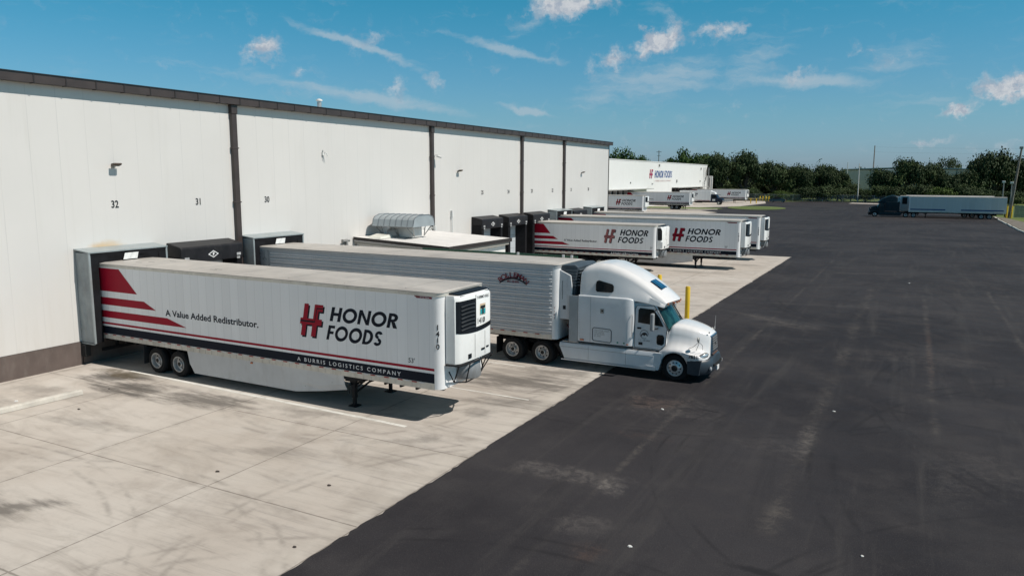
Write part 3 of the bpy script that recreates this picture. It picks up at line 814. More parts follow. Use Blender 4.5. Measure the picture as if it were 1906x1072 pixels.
mb = MB(); mb.box(-.55, .55, -1.0, .1, 0.0, .72); mb.box(-.42, .5, .2, 1.0, 0.0, .5); mb.box(-.3, .3, .1, .9, .3, .9); mb.build('curb', mat('ventilator_curb', (0.55, 0.55, 0.53), 0.55, dirt=0.2), hv, bevel=0.12)
for sx_ in (-1, 1):
    for y0 in (-1.1, .0, 1.1):
        mb = MB(); mb.beam((sx_ * 1.15, y0 - .25, .78), (sx_ * .55, y0, .1), .045); mb.beam((sx_ * 1.15, y0 + .25, .78), (sx_ * .55, y0, .1), .045); mb.build('strut', GREY, hv)
t = thing('roof_curb_cap', 'low white flashing cap on the annex roof left of the ventilator', 'roof cap', (1.25, 36.35, 3.96))
mb = MB(); mb.loft([[(-.5, -.7, 0), (.6, -.7, 0), (.6, .5, 0), (-.5, .5, 0)], [(-.4, -.5, .12), (.5, -.6, .10), (.5, .4, .2), (-.4, .3, .24)]]); mb.build('cap', mat('pale_flashing', (0.62, 0.62, 0.56), 0.5, dirt=.2), t)

# ------------------------------------------------------------------ yard furniture
YEL = mat('safety_yellow', (0.72, 0.47, 0.02), 0.42, vary=0.1, dirt=0.15, dirtc=(0.25, 0.16, 0.03))


def bollard(x, y, h, label, r=0.13, grp='yellow bollards between the docks'):
    t = thing('bollard', label, 'bollard', (x, y, 0), group=grp)
    mb = MB(); mb.lathe([(r, 0), (r, h - .06), (r * .8, h - .01), (0, h)], 'z', 20); mb.build('post', YEL, t, smooth=35)
    mb = MB(); mb.lathe([(r + .14, .006), (r + .13, .02), (r, .02)], 'z', 20); mb.build('concrete_footing', CONC2, t)
    return t


bollard(19.0, 40.0, 1.82, 'tall yellow bollard just behind the white cab at the asphalt edge')
bollard(16.1, 44.4, 1.78, 'yellow bollard half hidden behind the white cab roof')
# wheel stop by the wall
cs = [(-.14, 0), (.14, 0), (.12, .13), (.07, .18), (-.07, .18), (-.12, .13)]


def wheel_stop(x, y, rz, L, label, grp=None, m=None):
    o = MB().prism(cs, 'y', -L / 2, L / 2).build('wheel_stop', m or mat('stop_concrete', (0.50, 0.47, 0.42), 0.85, vary=0.15, dirt=0.35, dirtc=(.25, .22, .18)), None, (x, y, 0.006), rz, bevel=0.02)
    return tag(o, label, 'wheel stop', grp)


wheel_stop(3.95, 13.9, R(-4), 3.6, 'long pale concrete wheel stop lying before the brown wall base')
wm = mat('white_stop', (0.66, 0.65, 0.60), 0.8, dirt=0.3)
for i, (x, y, a) in enumerate([(43.6, 124.5, 2), (43.4, 132, 2), (43.35, 139.6, 0), (43.35, 147.2, -1), (43.3, 154.8, 0), (43.3, 162.4, 1), (43.4, 170, 0), (43.5, 176, 0)]):
    wheel_stop(x, y, R(a), 6.6, ['white kerb stone nearest the right edge of the yard', 'white kerb stone second along the right edge', 'white kerb stone third along the right edge', 'white kerb stone fourth along the right edge',
                               'white kerb stone fifth along the right edge', 'white kerb stone sixth along the right edge', 'white kerb stone beside the silver trailer rear', 'white kerb stone behind the silver trailer wheels'][i], 'white kerb stones along the right edge of the yard', wm)
# debris
rd = random.Random(5)


def litter(x, y, s_, m, name, label, cat, z=0.0):
    mb = MB(); n_ = 7; pr = []
    for k in range(n_):
        a = 2 * PI * k / n_; r_ = s_ * rd.uniform(.6, 1.1); pr.append((r_ * math.cos(a), r_ * .7 * math.sin(a)))
    mb.loft([[(px, py, 0.0) for px, py in pr], [(px * .7, py * .7, s_ * .35) for px, py in pr]])
    return tag(mb.build(name, m, None, (x, y, z + .008)), label, cat)


DK = mat('dark_debris', (0.05, 0.04, 0.035), 0.9); LT = mat('paper', (0.7, 0.7, 0.68), 0.8)
litter(13.98, 12.98, .07, DK, 'pebble', 'dark pebble in the middle of the near concrete slab', 'pebble')
litter(17.12, 13.66, .07, DK, 'pebble', 'dark pebble on the concrete toward the asphalt edge', 'pebble')
litter(18.63, 10.9, .06, DK, 'pebble', 'dark pebble lowest on the concrete by the asphalt edge', 'pebble')
litter(5.7, 14.55, .07, DK, 'pebble', 'dark pebble in front of the concrete wheel stop', 'pebble')
litter(4.33, 16.56, .05, DK, 'pebble', 'tiny dark pebble under the oil stain', 'pebble')
litter(24.74, 14.21, .06, LT, 'paper_scrap', 'white scrap of paper on the asphalt at the bottom centre', 'litter')
litter(29.02, 16.05, .05, LT, 'paper_scrap', 'white scrap of paper at the bottom right of the asphalt', 'litter')
litter(27.59, 26.17, .06, LT, 'paper_scrap', 'white scrap of paper in the middle of the asphalt', 'litter')
litter(3.0, 14.1, .09, LT, 'paper_scrap', 'pale scrap behind the concrete wheel stop', 'litter')
litter(22.55, 27.9 - 4.2, .07, LT, 'paper_scrap', 'pale scrap on the asphalt before the white cab', 'litter')
litter(29.5, 62, .09, LT, 'paper_scrap', 'small white scrap far out on the asphalt', 'litter')

# ------------------------------------------------------------------ vehicles: materials
def mk_side(name, c, rough=0.32, step=0.406, metal=0.0, dirt=0.3, jd=0.35):
    """trailer side skin: thin vertical panel seams, road film toward the bottom"""
    m, g, b = newmat(name)
    co = g.coord(); x, y, z = g.xyz(co)
    u = g.m('DIVIDE', x, step)
    f = g.m('MULTIPLY', g.m('ABSOLUTE', g.m('SUBTRACT', g.m('FRACT', g.m('ADD', u, 0.5)), 0.5)), step)
    wn = g.n('ShaderNodeTexWhiteNoise'); wn.noise_dimensions = '1D'; g.put(wn.inputs['W'], g.m('FLOOR', u))
    n1 = g.noise(co, 0.5, 5, 0.6)
    drip = g.noise(g.mapping(co, scale=(2.2, 1, 0.18)), 2.0, 7, 0.7)
    base = g.mix(wn.outputs[0], tuple(k * 0.94 for k in c), c)
    base = g.mix(g.m('MULTIPLY', g.step(n1, 0.35, 0.7), 0.25), base, tuple(k * 0.9 for k in c))
    film = g.m('MULTIPLY', g.m('ADD', g.step(z, 1.0, 3.2, 0.6, 0.15), 0.0), g.step(drip, 0.42, 0.72))
    base = g.mix(g.m('MULTIPLY', film, dirt), base, tuple(k * 0.55 for k in c))
    jm = g.step(f, 0.006, 0.014, 1.0, 0.0)
    base = g.mix(g.m('MULTIPLY', jm, jd), base, tuple(k * 0.6 for k in c))
    g.put(b.inputs['Base Color'], base)
    b.inputs['Metallic'].default_value = metal
    g.put(b.inputs['Roughness'], g.m('ADD', g.m('MULTIPLY', drip, 0.2), rough - 0.08))
    wav = g.noise(g.mapping(co, scale=(2.4, 1, 0.5)), 1.0, 2)
    g.put(b.inputs['Normal'], g.bump(g.m('SUBTRACT', g.m('MULTIPLY', wav, 0.35), g.m('MULTIPLY', jm, 0.2)), 0.35, 0.02))
    return m


SIDEW = mk_side('white_trailer_skin', (0.87, 0.875, 0.885), rough=.38)
SIDES = mk_side('ribbed_steel_skin', (0.47, 0.50, 0.53), 0.45, 1.22, 0.3, 0.45, 0.5)
SIDEP = mk_side('grey_plate_skin', (0.60, 0.61, 0.61), 0.4, 1.22, 0.2, 0.4, 0.0)
ROOFM = mat('trailer_roof', (0.43, 0.405, 0.375), 0.5, vary=0.1, scale=0.7, dirt=0.55, dirtc=(0.30, 0.29, 0.28))
WPOST = mat('white_corner_post', (0.80, 0.80, 0.80), 0.3, vary=0.04, dirt=0.08, dirtc=(.5, .5, .5))
ALU = mat('aluminium_rail', (0.60, 0.575, 0.52), 0.42, 0.25, vary=0.12, dirt=0.4, dirtc=(0.3, 0.28, 0.24))
STEEL = mat('polished_steel', (0.50, 0.50, 0.50), 0.33, 0.55, vary=0.1)
CHROME = mat('chrome', (0.60, 0.60, 0.60), 0.3, 0.5, vary=0.03)
BLACKM = mat('black_chassis', (0.011, 0.011, 0.013), 0.7, vary=0.3, spec=.25)
RUB = mat('tyre_rubber', (0.013, 0.013, 0.014), 0.8, spec=.25, vary=0.3, bump=0.3, bscale=30)
SKIRT = mat('grey_skirt', (0.56, 0.565, 0.57), 0.42, vary=0.05, dirt=0.25, dirtc=(0.35, 0.33, 0.31))
NAVY = mat('navy_vinyl', (0.006, 0.011, 0.022), 0.5, vary=0.1, spec=.12)
RED = mat('red_vinyl', (0.33, 0.006, 0.024), 0.5, vary=0.06, spec=.15)
FRED = mat('faded_red_vinyl', (0.33, 0.10, 0.10), 0.5, vary=0.1)
MAROON = mat('maroon_vinyl', (0.19, 0.016, 0.034), 0.45, vary=0.08)
WLET = mat('white_vinyl', (0.72, 0.73, 0.75), 0.4, vary=0.02)
UNITW = mat('unit_white', (0.82, 0.82, 0.80), 0.28, vary=0.03, dirt=0.1, dirtc=(.5, .48, .44), coat=0.2)
GRB = mat('grille_black', (0.008, 0.010, 0.014), 0.5, spec=.25, vary=0.3)
LOUV = mat('grille_louvre', (0.045, 0.05, 0.055), 0.4, 0.3)
REDT = mat('red_reflector', (0.33, 0.01, 0.012), 0.35)
WHT = mat('white_reflector', (0.62, 0.62, 0.63), 0.35)
AMB = mat('amber_lens', (0.60, 0.16, 0.05), 0.25)
RIMW = mat('white_disc', (0.60, 0.59, 0.54), 0.5, dirt=0.4)
HOLE = mat('dark_recess', (0.01, 0.01, 0.01), 0.8)


# ------------------------------------------------------------------ wheels
def wheel_mesh(dual=True):
    k = 'tyre_dual' if dual else 'tyre_single'
    if k in _cache:
        return _cache[k]
    mb = MB()
    pr = [(.30, .02), (.33, .0), (.44, .0), (.485, .03), (.50, .06), (.50, .20), (.485, .24), (.44, .27), (.33, .27), (.30, .25)]
    mb.lathe(pr, 'y', 40)
    if dual:
        mb.lathe([(r, t + .33) for r, t in pr], 'y', 40)
    _cache[k] = mb.mesh(k, RUB, 30)
    return _cache[k]


def rim_mesh(kind):
    k = 'rim_' + kind
    if k in _cache:
        return _cache[k]
    mb = MB()
    if kind == 'deep':
        mb.lathe([(.305, .0), (.30, -.012), (.275, -.01), (.262, .03), (.255, .14), (.20, .165), (.13, .15), (.12, .05), (.10, .03), (0, .03)], 'y', 40)
        mb.cur = 1
        for i in range(8):
            a = 2 * PI * i / 8; c = (.195 * math.cos(a), .158, .195 * math.sin(a))
            mb.lathe([(0, -.006), (.032, -.006), (.034, .004)], 'y', 10, c)
        mb.lathe([(0, .024), (.075, .024), (.085, .032)], 'y', 20)
        mb.cur = 0
        for i in range(10):
            a = 2 * PI * (i + .5) / 10
            mb.lathe([(0, .02), (.014, .02), (.014, .05)], 'y', 6, (.145 * math.cos(a), .11, .145 * math.sin(a)))
    elif kind == 'steer':
        mb.lathe([(.305, .0), (.30, -.012), (.28, -.012), (.268, .02), (.235, .012), (.17, -.035), (.125, -.05), (.115, -.05)], 'y', 40)
        mb.cur = 1
        for i in range(10):
            a = 2 * PI * i / 10; c = (.212 * math.cos(a), -.012, .212 * math.sin(a))
            mb.lathe([(0, -.012), (.024, -.012), (.026, .0)], 'y', 12, c)
        mb.cur = 0
        for i in range(10):
            a = 2 * PI * (i + .5) / 10
            mb.lathe([(0, -.085), (.013, -.08), (.015, -.04)], 'y', 8, (.143 * math.cos(a), 0, .143 * math.sin(a)))
        mb.cur = 1
        mb.lathe([(.115, -.05), (.105, -.08), (.09, -.085), (0, -.085)], 'y', 24)
    else:
        mb.lathe([(.305, .0), (.30, -.01), (.28, -.01), (.265, .03), (.25, .03), (.0, .02)], 'y', 32)
    _cache[k] = mb.mesh(k, {'deep': [STEEL, HOLE], 'steer': [CHROME, HOLE], 'disc': [RIMW, HOLE]}[kind], 30)
    return _cache[k]


def wheel(root, x, side, rim='deep', dual=True, face=1.27, r=0.5):
    """side -1: outer face toward -Y"""
    o = place('wheel', wheel_mesh(dual), root, (x, side * face, r), 0 if side < 0 else PI)
    o.scale = (r / .5, 1, r / .5)
    place('rim', rim_mesh(rim), o)
    return o


# ------------------------------------------------------------------ lettering of the food company, drawn as outlines
def arc(cx, cy, rx, ry, a0, a1, n):
    return [(cx + rx * math.cos(R(a0 + (a1 - a0) * i / n)), cy + ry * math.sin(R(a0 + (a1 - a0) * i / n))) for i in range(n + 1)]


def strip(o, i):
    """ring segment polygons between two same-length paths"""
    return [[o[k], o[k + 1], i[k + 1], i[k]] for k in range(len(o) - 1)]


def letter(ch):
    """-> (polygons in cap-height units, advance width)"""
    s_ = .235
    if ch == 'H':
        return [[(0, 0), (s_, 0), (s_, 1), (0, 1)], [(.56, 0), (.56 + s_, 0), (.56 + s_, 1), (.56, 1)], [(s_, .40), (.56, .40), (.56, .61), (s_, .61)]], .795
    if ch == 'O':
        return strip(arc(.53, .5, .53, .53, 0, 360, 36), arc(.53, .5, .31, .30, 0, 360, 36)), 1.06
    if ch == 'N':
        return [[(0, 0), (.215, 0), (.215, 1), (0, 1)], [(.64, 0), (.855, 0), (.855, 1), (.64, 1)], [(.215, 1), (.215, .66), (.64, 0), (.64, .34)]], .855
    if ch == 'R':
        out = arc(.30, .70, .36, .30, 90, -90, 14); inn = arc(.30, .70, .13, .11, 90, -90, 14)
        return [[(0, 0), (.22, 0), (.22, 1), (0, 1)], [(.22, 1), (.22, .81), (.30, .81), (.30, 1)], [(.22, .59), (.22, .40), (.30, .40), (.30, .59)]] + strip(out, inn) + [[(.26, .40), (.46, 0), (.74, 0), (.50, .42)]], .74
    if ch == 'F':
        return [[(0, 0), (.225, 0), (.225, 1), (0, 1)], [(.225, 1), (.225, .81), (.55, .81), (.55, 1)], [(.225, .60), (.225, .41), (.51, .41), (.51, .60)]], .55
    if ch == 'D':
        out = arc(.28, .5, .50, .50, 90, -90, 18); inn = arc(.28, .5, .27, .31, 90, -90, 18)
        return [[(0, 0), (.22, 0), (.22, 1), (0, 1)], [(.22, 1), (.22, .81), (.28, .81), (.28, 1)], [(.22, .19), (.22, 0), (.28, 0), (.28, .19)]] + strip(out, inn), .78
    if ch == 'S':
        def path(w_):
            a = arc(.31, .735, .195 + w_, .165 + w_, 20, 180, 9) + arc(.31, .735, .195 + w_, .165 + w_, 180, 262, 4)[1:]
            b_ = arc(.31, .265, .205 - w_, .165 - w_, 82, 0, 4) + arc(.31, .265, .205 - w_, .165 - w_, 0, -160, 9)[1:]
            return a + b_
        return strip(path(.098), path(-.098)), .62
    return [], .5


def word(mb, s_, x0, z0, cap, total, shear, gap=.10, y=0.0):
    adv = []; wsum = 0
    for ch in s_:
        adv.append(wsum); wsum += letter(ch)[1] + gap if ch != ' ' else .35
    k = total / ((wsum - gap) * cap)
    for i, ch in enumerate(s_):
        for pg in letter(ch)[0]:
            mb.flat([(x0 + (adv[i] + u) * cap * k + shear * v * cap, z0 + v * cap) for u, v in pg], y)
    return mb


def emblem(mb, x0, z0, H, W, y, mats_=(0, 1)):
    """double-stroke emblem: two slanted bars joined by a cross bar, dark drop edge behind"""
    sh = .235 * H / 1.13 * 1.0

    def P(pts, dx=0, dz=0, dy=0):
        mb.flat([(x0 + dx + u * W + sh * v, z0 + dz + v * H) for u, v in pts], y - dy)
    shape = [[(0.045, 0), (.235, 0), (.235, .36), (.045, .36)], [(.045, .55), (.235, .55), (.235, 1), (.045, 1)], [(-.06, .36), (.90, .36), (.90, .55), (-.06, .55)],
             [(.50, 0), (.70, 0), (.70, .36), (.50, .36)], [(.50, .55), (.70, .55), (.70, 1), (.50, 1)], [(.70, .79), (.88, .79), (.88, 1), (.70, 1)]]
    mb.cur = mats_[1]
    for q_ in shape:
        P(q_, .06 * W / 1.1, -.055 * H / 1.13, 0.0)
    mb.cur = mats_[0]
    for q_ in shape:
        P(q_, 0, 0, .0015)
    mb.cur = mats_[1]
    for q_ in ([(-.055, .435), (.60, .435), (.60, .485), (-.055, .485)], [(.575, .485), (.60, .485), (.635, .90), (.60, .90)], [(.60, .90), (.60, .865), (.88, .865), (.88, .90)]):
        P(q_, 0, 0, .003)
    mb.cur = 0


def livery(root, v, y=-1.304):
    """v: dict with body extents and where each mark sits (local metres)"""
    L, zb, zt = v['L'], v['zb'], v['zt']
    fx = L - .24
    S_ = (zt - zb) / (4.11 - 1.09)
    Z = lambda z: zb + (z - 1.09) * S_
    k = v.get('k', 1.0)
    mb = MB()
    for pg in ([(0.02, 3.03), (2.62 * k, 3.03), (1.60 * k, 3.95), (.02, 3.95)], [(0.02, 2.475), (3.68 * k, 2.48), (3.0 * k, 2.775), (.02, 2.775)], [(0.02, 1.955), (5.35 * k, 1.97), (4.28 * k, 2.245), (.02, 2.235)]):
        mb.flat([(a, Z(b_)) for a, b_ in pg], y)
    mb.flat([(.02, Z(1.685)), (fx, Z(1.685)), (fx, Z(1.765)), (.02, Z(1.765))], y)
    mb.build('red_stripes', v.get('red', RED), root, fix=False)
    mb = MB(); mb.flat([(.02, Z(1.30)), (fx, Z(1.30)), (fx, Z(1.60)), (.02, Z(1.60))], y); mb.build('navy_band', NAVY, root, fix=False)
    if 'em' in v:
        mb = MB(); emblem(mb, *v['em'], y); mb.build('emblem', [v.get('red2', v.get('red', RED)), NAVY], root, fix=False)
    mb = MB()
    h = v['honor']; word(mb, 'HONOR', h[0], h[1], h[2], h[3], .27, y=y)
    h = v['foods']; word(mb, 'FOODS', h[0], h[1], h[2], h[3], .27, y=y)
    mb.build('company_name', NAVY, root, fix=False)
    if v.get('tag'):
        t = v['tag']; text_mb('A Value Added Redistributor.', size=t[2], bold=t[2] * .022, at=(t[0], t[1]), y=y, sx=t[3]).build('tagline', NAVY, root, fix=False)
    if v.get('sub'):
        s_, x_, z_, sz, sx_, sp, shr = v['sub']
        text_mb(s_, size=sz, bold=.002, at=(x_, z_), y=y - .002, sx=sx_, spacing=sp, shear=shr).build('band_lettering', WLET, root, fix=False)


def cooling_unit(root, x, zt, num=None, old=False, tiny=False):
    """refrigeration unit on the trailer nose: rounded white cabinet, black louvred grille, guard frame"""
    w_, d_ = 1.06, .50
    z0, z1 = 1.92, zt - .10

    def fx(y):
        a = min(1, abs(y) / w_)
        return x + d_ - .055 * a * a - .10 * max(0, (a - .84) / .16) ** 2

    def panel(y0, y1, za, zb, off, zf=None, n=14, nz=1):
        mb = MB(); vs = []
        for j in range(nz + 1):
            for i in range(n + 1):
                yy = y0 + (y1 - y0) * i / n
                lo = za(yy) if callable(za) else za
                hi = zb(yy) if callable(zb) else zb
                vs.append((fx(yy) + off, yy, lo + (hi - lo) * j / nz))
        mb.add(vs, [(j * (n + 1) + i, j * (n + 1) + i + 1, (j + 1) * (n + 1) + i + 1, (j + 1) * (n + 1) + i) for i in range(n) for j in range(nz)])
        return mb
    ys = [-w_ + 2 * w_ * i / 26 for i in range(27)]
    outl = [(x + .02, -w_)] + [(fx(y), y) for y in ys] + [(x + .02, w_)]
    mb = MB(); mb.loft([[(a, b, z) for a, b in outl] for z in (z0, z1 - .12)] + [[(x + (a - x) * .86, b * .97, z1) for a, b in outl]])
    u = mb.build('refrigeration_unit', UNITW, root, smooth=40)
    dip = lambda y: z0 + .86 + .09 * (y / w_) ** 2
    if old:
        mb = MB(); mb.prism([(x + .10, 2.62), (x + .42, 2.62), (x + .46, 2.70), (x + .44, zt - .42), (x + .36, zt - .22), (x + .06, zt - .22)], 'y', -w_ - .012, -w_ + .01)
        mb.build('side_grille', GRB, u)
        mb = MB()
        for k in range(9):
            mb.box(x + .12, x + .42, -w_ - .03, -w_ - .013, 2.68 + k * .09, 2.70 + k * .09)
        mb.build('louvre', LOUV, u)
        mb = MB(); mb.box(x + .1, x + .5, -w_ - .004, -w_ - .001, 1.98, 2.5); mb.build('side_door', UNITW, u)
    else:
        g0, g1 = -w_ + .02, -.06
        panel(g0, g1, dip, z1 - .16, .010).build('grille', GRB, u, fix=False)
        if not tiny:
            mb = MB()
            for k in range(7):
                zz = z0 + 1.02 + k * (z1 - .3 - z0 - 1.02) / 6.4
                path = [(fx(y) + .022, y, zz + .03 * math.sin((y + .9) * 3.2)) for y in [g0 + .14 + (g1 - g0 - .24) * i / 12 for i in range(13)]]
                mb.loft([[(px, py, pz - .012), (px + .03, py, pz), (px, py, pz + .028)] for px, py, pz in path])
            mb.build('louvre', LOUV, u)
        panel(g1, w_ * .985, dip, lambda y: dip(y) + .15, .012).build('grille_rim', GRB, u, fix=False)
        panel(w_ * .955, w_ * .995, lambda y: dip(y) + .15, z1 - .20, .013, n=2).build('grille_rim', GRB, u, fix=False)
    # top air intake
    mb = MB(); mb.prism([(x + .02, z1 + .005), (x + .40, z1 - .05), (x + .43, z1 - .02), (x + .30, z1 + .035), (x + .02, z1 + .06)], 'y', -w_ * .80, w_ * .88); mb.build('top_intake', GRB, u)
    if tiny:
        return u
    mb = MB()
    for yy in (-.12, .52) if not old else (0.0,):
        for z_a, z_b in ((z0 + .04, z0 + .80),):
            mb.box(fx(yy) + .001, fx(yy) + .006, yy - .008, yy + .008, z_a, z_b)
    mb.box(fx(-.06) + .003, fx(-.06) + .008, -.07, -.05, z0 + 1.05, z1 - .05)
    mb.build('door_seam', mat('seam_grey', (0.2, 0.2, 0.2), 0.6), u)
    mb = MB(); mb.box(fx(-.42) + .0, fx(-.42) + .02, -.52, -.34, z0 + .08, z0 + .22)
    mb.build('latch', GRB, u)
    MB().box(fx(.36), fx(.36) + .018, .26, .47, z0 + .20, z0 + .26).build('latch', GRB, u); MB().box(fx(.68), fx(.68) + .018, .60, .76, z0 + .23, z0 + .28).build('latch', GRB, u)
    mb = MB(); mb.lathe([(0, 0), (.46, 0), (.50, .06), (.46, .52), (.40, .58), (0, .58)], 'z', 20, (x + .05, 0.05, z0 - .64)); mb.build('fuel_tank', mat('tank_grey', (0.26, 0.27, 0.28), 0.5, 0.2, dirt=.3), u, smooth=40)
    mb = MB()
    fr = [(x + .03, -w_ - .03), (fx(-w_ * .9) + .03, -w_ * .97), (x + d_ + .05, -.5), (x + d_ + .07, 0), (x + d_ + .05, .5), (fx(w_ * .9) + .03, w_ * .97), (x + .03, w_ + .03)]
    mb.tube([(a, b, z0 - .05) for a, b in fr], .030, 8)
    lo_ = [(x + .03, -w_ * .86, z0 - .3), (x + .16, -w_ * .78, z0 - .64), (x + .36, -.45, z0 - .70), (x + .38, .3, z0 - .66), (x + .28, w_ * .7, z0 - .52), (x + .1, w_ * .82, z0 - .1)]
    mb.tube(lo_, .022, 8)
    for a, b in ((1, 1), (2, 2), (4, 3), (5, 4)):
        mb.tube([(fr[a][0], fr[a][1], z0 - .05), lo_[b]], .02, 8)
    mb.build('guard_frame', BLACKM, u, smooth=50)
    if num:
        yb = .0
        mb = text_mb(num, size=.25, bold=.004, at=(yb, z0 + 1.09), y=fx(0) + .004, plane='yz'); mb.build('unit_number', BLK, u, fix=False)
        mb = text_mb('THERMO KING', size=.13, bold=.001, at=(.0, z1 - .21), y=fx(0) + .004, plane='yz', sx=.88); mb.build('maker_lettering', BLK, u, fix=False)
        X_ = fx(0) + .003
        mb = MB()
        mb.flat([(0.18, z0 + 1.34), (0.54, z0 + 1.34), (0.54, z0 + 1.66), (0.18, z0 + 1.66)], X_, 'x')
        mb.build('badge_field', mat('badge_cream', (0.7, 0.62, 0.42), 0.5), u, fix=False)
        mb = MB(); mb.flat([(0.20, z0 + 1.36), (0.32, z0 + 1.36), (0.32, z0 + 1.53), (0.20, z0 + 1.53)], X_ + .004, 'x'); mb.flat([(0.41, z0 + 1.36), (0.53, z0 + 1.36), (0.53, z0 + 1.53), (0.41, z0 + 1.53)], X_ + .004, 'x')
        mb.build('badge_teal', mat('badge_teal', (0.02, 0.32, 0.36), 0.4), u, fix=False)
        mb = MB(); mb.flat([(0.32, z0 + 1.36), (0.41, z0 + 1.36), (0.41, z0 + 1.55), (0.32, z0 + 1.55)], X_ + .008, 'x'); mb.flat([(0.21, z0 + 1.55), (0.51, z0 + 1.55), (0.51, z0 + 1.64), (0.21, z0 + 1.64)], X_ + .010, 'x')
        mb.build('badge_letter', BLK, u, fix=False)
        mb = MB()
        for k in range(5):
            mb.flat([(0.19 + k * .07, z0 + 1.665), (0.25 + k * .07, z0 + 1.665), (0.22 + k * .07, z0 + 1.71)], X_ + .004, 'x')
        mb.build('badge_crown', mat('badge_orange', (0.55, 0.25, 0.05), 0.4), u, fix=False)
    return u


def trailer(label, loc, L=16.65, zb=1.09, zt=4.11, kind='white', live=None, unit=True, num=None, skirt=True, legs=13.0, axles=(3.48, 4.73), rz=0.0, group=None, rim='deep', detail=True,
            old=False, name='semi_trailer', vnum=None, unit_dark=False, cat='semi-trailer'):
    t = thing(name, label, cat, loc, rz, group)
    skin = {'white': SIDEW, 'rib': SIDES, 'plate': SIDEP}[kind]
    hw = 1.3; r_ = .22
    rc = [(L - r_ + r_ * math.sin(a), -hw + r_ - r_ * math.cos(a)) for a in [R(90) * i / 8 for i in range(9)]]
    outl = [(0, -hw)] + rc + [(a, -b) for a, b in rc[::-1]] + [(0, hw)]
    body = [(0, -hw), (L - r_, -hw), (L - r_, hw), (0, hw)]
    bo = MB().prism(body, 'z', zb + .17, zt - .10).build('body', skin, t)
    key = ('tr', L, zb, zt)
    mb = MB(); mb.prism([(L - r_ - .012, -hw - .006)] + [(a + .004, b - .003 if b < 0 else b) for a, b in rc] + [(a + .004, -b + .003) for a, b in rc[::-1]] + [(L - r_ - .012, hw + .006)], 'z', zb + .02, zt - .04)
    mb.build('nose_panel', WPOST, t, smooth=35)
    off = lambda e: [(a + (e if i not in (0, len(outl) - 1) else 0), b + (e if b > 0 else -e)) for i, (a, b) in enumerate(outl)]
    rail = MB().prism([(0, -hw - .008), (L - r_ - .02, -hw - .008), (L - r_ - .02, hw + .008), (0, hw + .008)], 'z', zb, zb + .205)
    if detail:
        for k in range(int(L / .32)):
            xx = .2 + k * .32
            if xx < L - .3:
                rail.box(xx, xx + .02, -hw - .016, -hw - .007, zb + .01, zb + .15)
    MB().prism(off(.016), 'z', zt - .115, zt - .012).build('top_rail', ALU if kind != 'rib' else mat('steel_rail', (.5, .5, .5), .4, .3), t, smooth=35)
    mb = MB()
    o2 = off(.03)
    mb.prism(o2, 'z', zt - .012, zt + .012)
    mb.loft([[(a, b, zt + .012) for a, b in off(-.02)], [(a * .998, b * .85, zt + .045) for a, b in off(-.02)]])
    if detail:
        mb.cur = 1
        for k in range(1, int(L / 2.44) + 1):
            mb.box(k * 2.44 + .6 - .012, k * 2.44 + .6 + .012, -hw * .86, hw * .86, zt + .044, zt + .050)  # cross seams, in the darker second roof colour
    mb.build('roof', [ROOFM, mat('roof_seam', (0.30, 0.29, 0.27), 0.7)], t, smooth=30)
    # conspicuity tape is part of the rail
    for ph in (0, 1):
        rail.cur = 1 + ph; xx = .45 + ph * .27
        while xx < L - .55:
            rail.flat([(xx, zb + .165), (xx + .19, zb + .165), (xx + .19, zb + .20), (xx, zb + .20)], -hw - .0195); xx += .54
    rail.build('bottom_rail', [ALU, REDT, WHT], t, fix=False)
    if kind == 'rib':
        mb = MB(); zz = zb + .33
        while zz < zt - .22:
            for dz_ in (0, .105):
                if zz + dz_ < zt - .16:
                    for s_ in (-1, 1):
                        mb.loft([[(xx, s_ * hw, zz + dz_ - .03), (xx, s_ * (hw + .03), zz + dz_ - .012), (xx, s_ * (hw + .034), zz + dz_), (xx, s_ * hw, zz + dz_ + .02)] for xx in (1.0, L - r_ - .03)])
            zz += .29
        mb.build('side_ribs', mat('rib_steel', (0.72, 0.74, 0.76), 0.35, 0.1), t)
        mb = MB(); mb.box(0.02, .95, -hw - .01, -hw - .002, zb + .25, zt - .16); mb.build('rear_side_panel', mat('bright_steel', (0.5, 0.53, 0.56), 0.28, 0.6), t)
    if kind == 'plate':
        mb = MB()
        for k in range(int(L / 1.22) + 1):
            for s_ in (-1, 1):
                mb.box(k * 1.22 + .06, k * 1.22 + .12, *sorted((s_ * hw, s_ * (hw + .02))), zb + .2, zt - .12)
        mb.build('panel_strip', mat('panel_strip', (0.62, 0.64, 0.66), 0.4, .2), t)
    # underframe
    mb = MB()
    for s_ in (-.5, .5):
        mb.box(.3, L - .4, s_ - .06, s_ + .06, zb - .22, zb - .004)
    xx = .4
    while xx < L - .4:
        mb.box(xx, xx + .06, -hw + .06, hw - .06, zb - .10, zb - .003); xx += .61
    mb.box(axles[0] - 1.2, axles[1] + 1.0, -.62, .62, zb - .42, zb - .2)
    mb.build('underframe', BLACKM, t)
    mb = MB()
    for a in axles:
        mb.tube([(a, -1.2, .5), (a, 1.2, .5)], .075, 10); mb.beam((a - .45, -.55, .62), (a + .45, -.55, .62), .09); mb.beam((a - .45, .55, .62), (a + .45, .55, .62), .09)
    mb.build('axle', BLACKM, t)
    for a in axles:
        for s_ in (-1, 1):
            wheel(t, a, s_, rim)
    mb = MB(); mb.box(axles[0] - .78, axles[0] - .76, -1.25, -.65, .28, zb - .05); mb.box(axles[0] - .78, axles[0] - .76, .65, 1.25, .28, zb - .05); mb.build('mudflap', mat('mudflap', (0.03, 0.03, 0.032), 0.7), t)
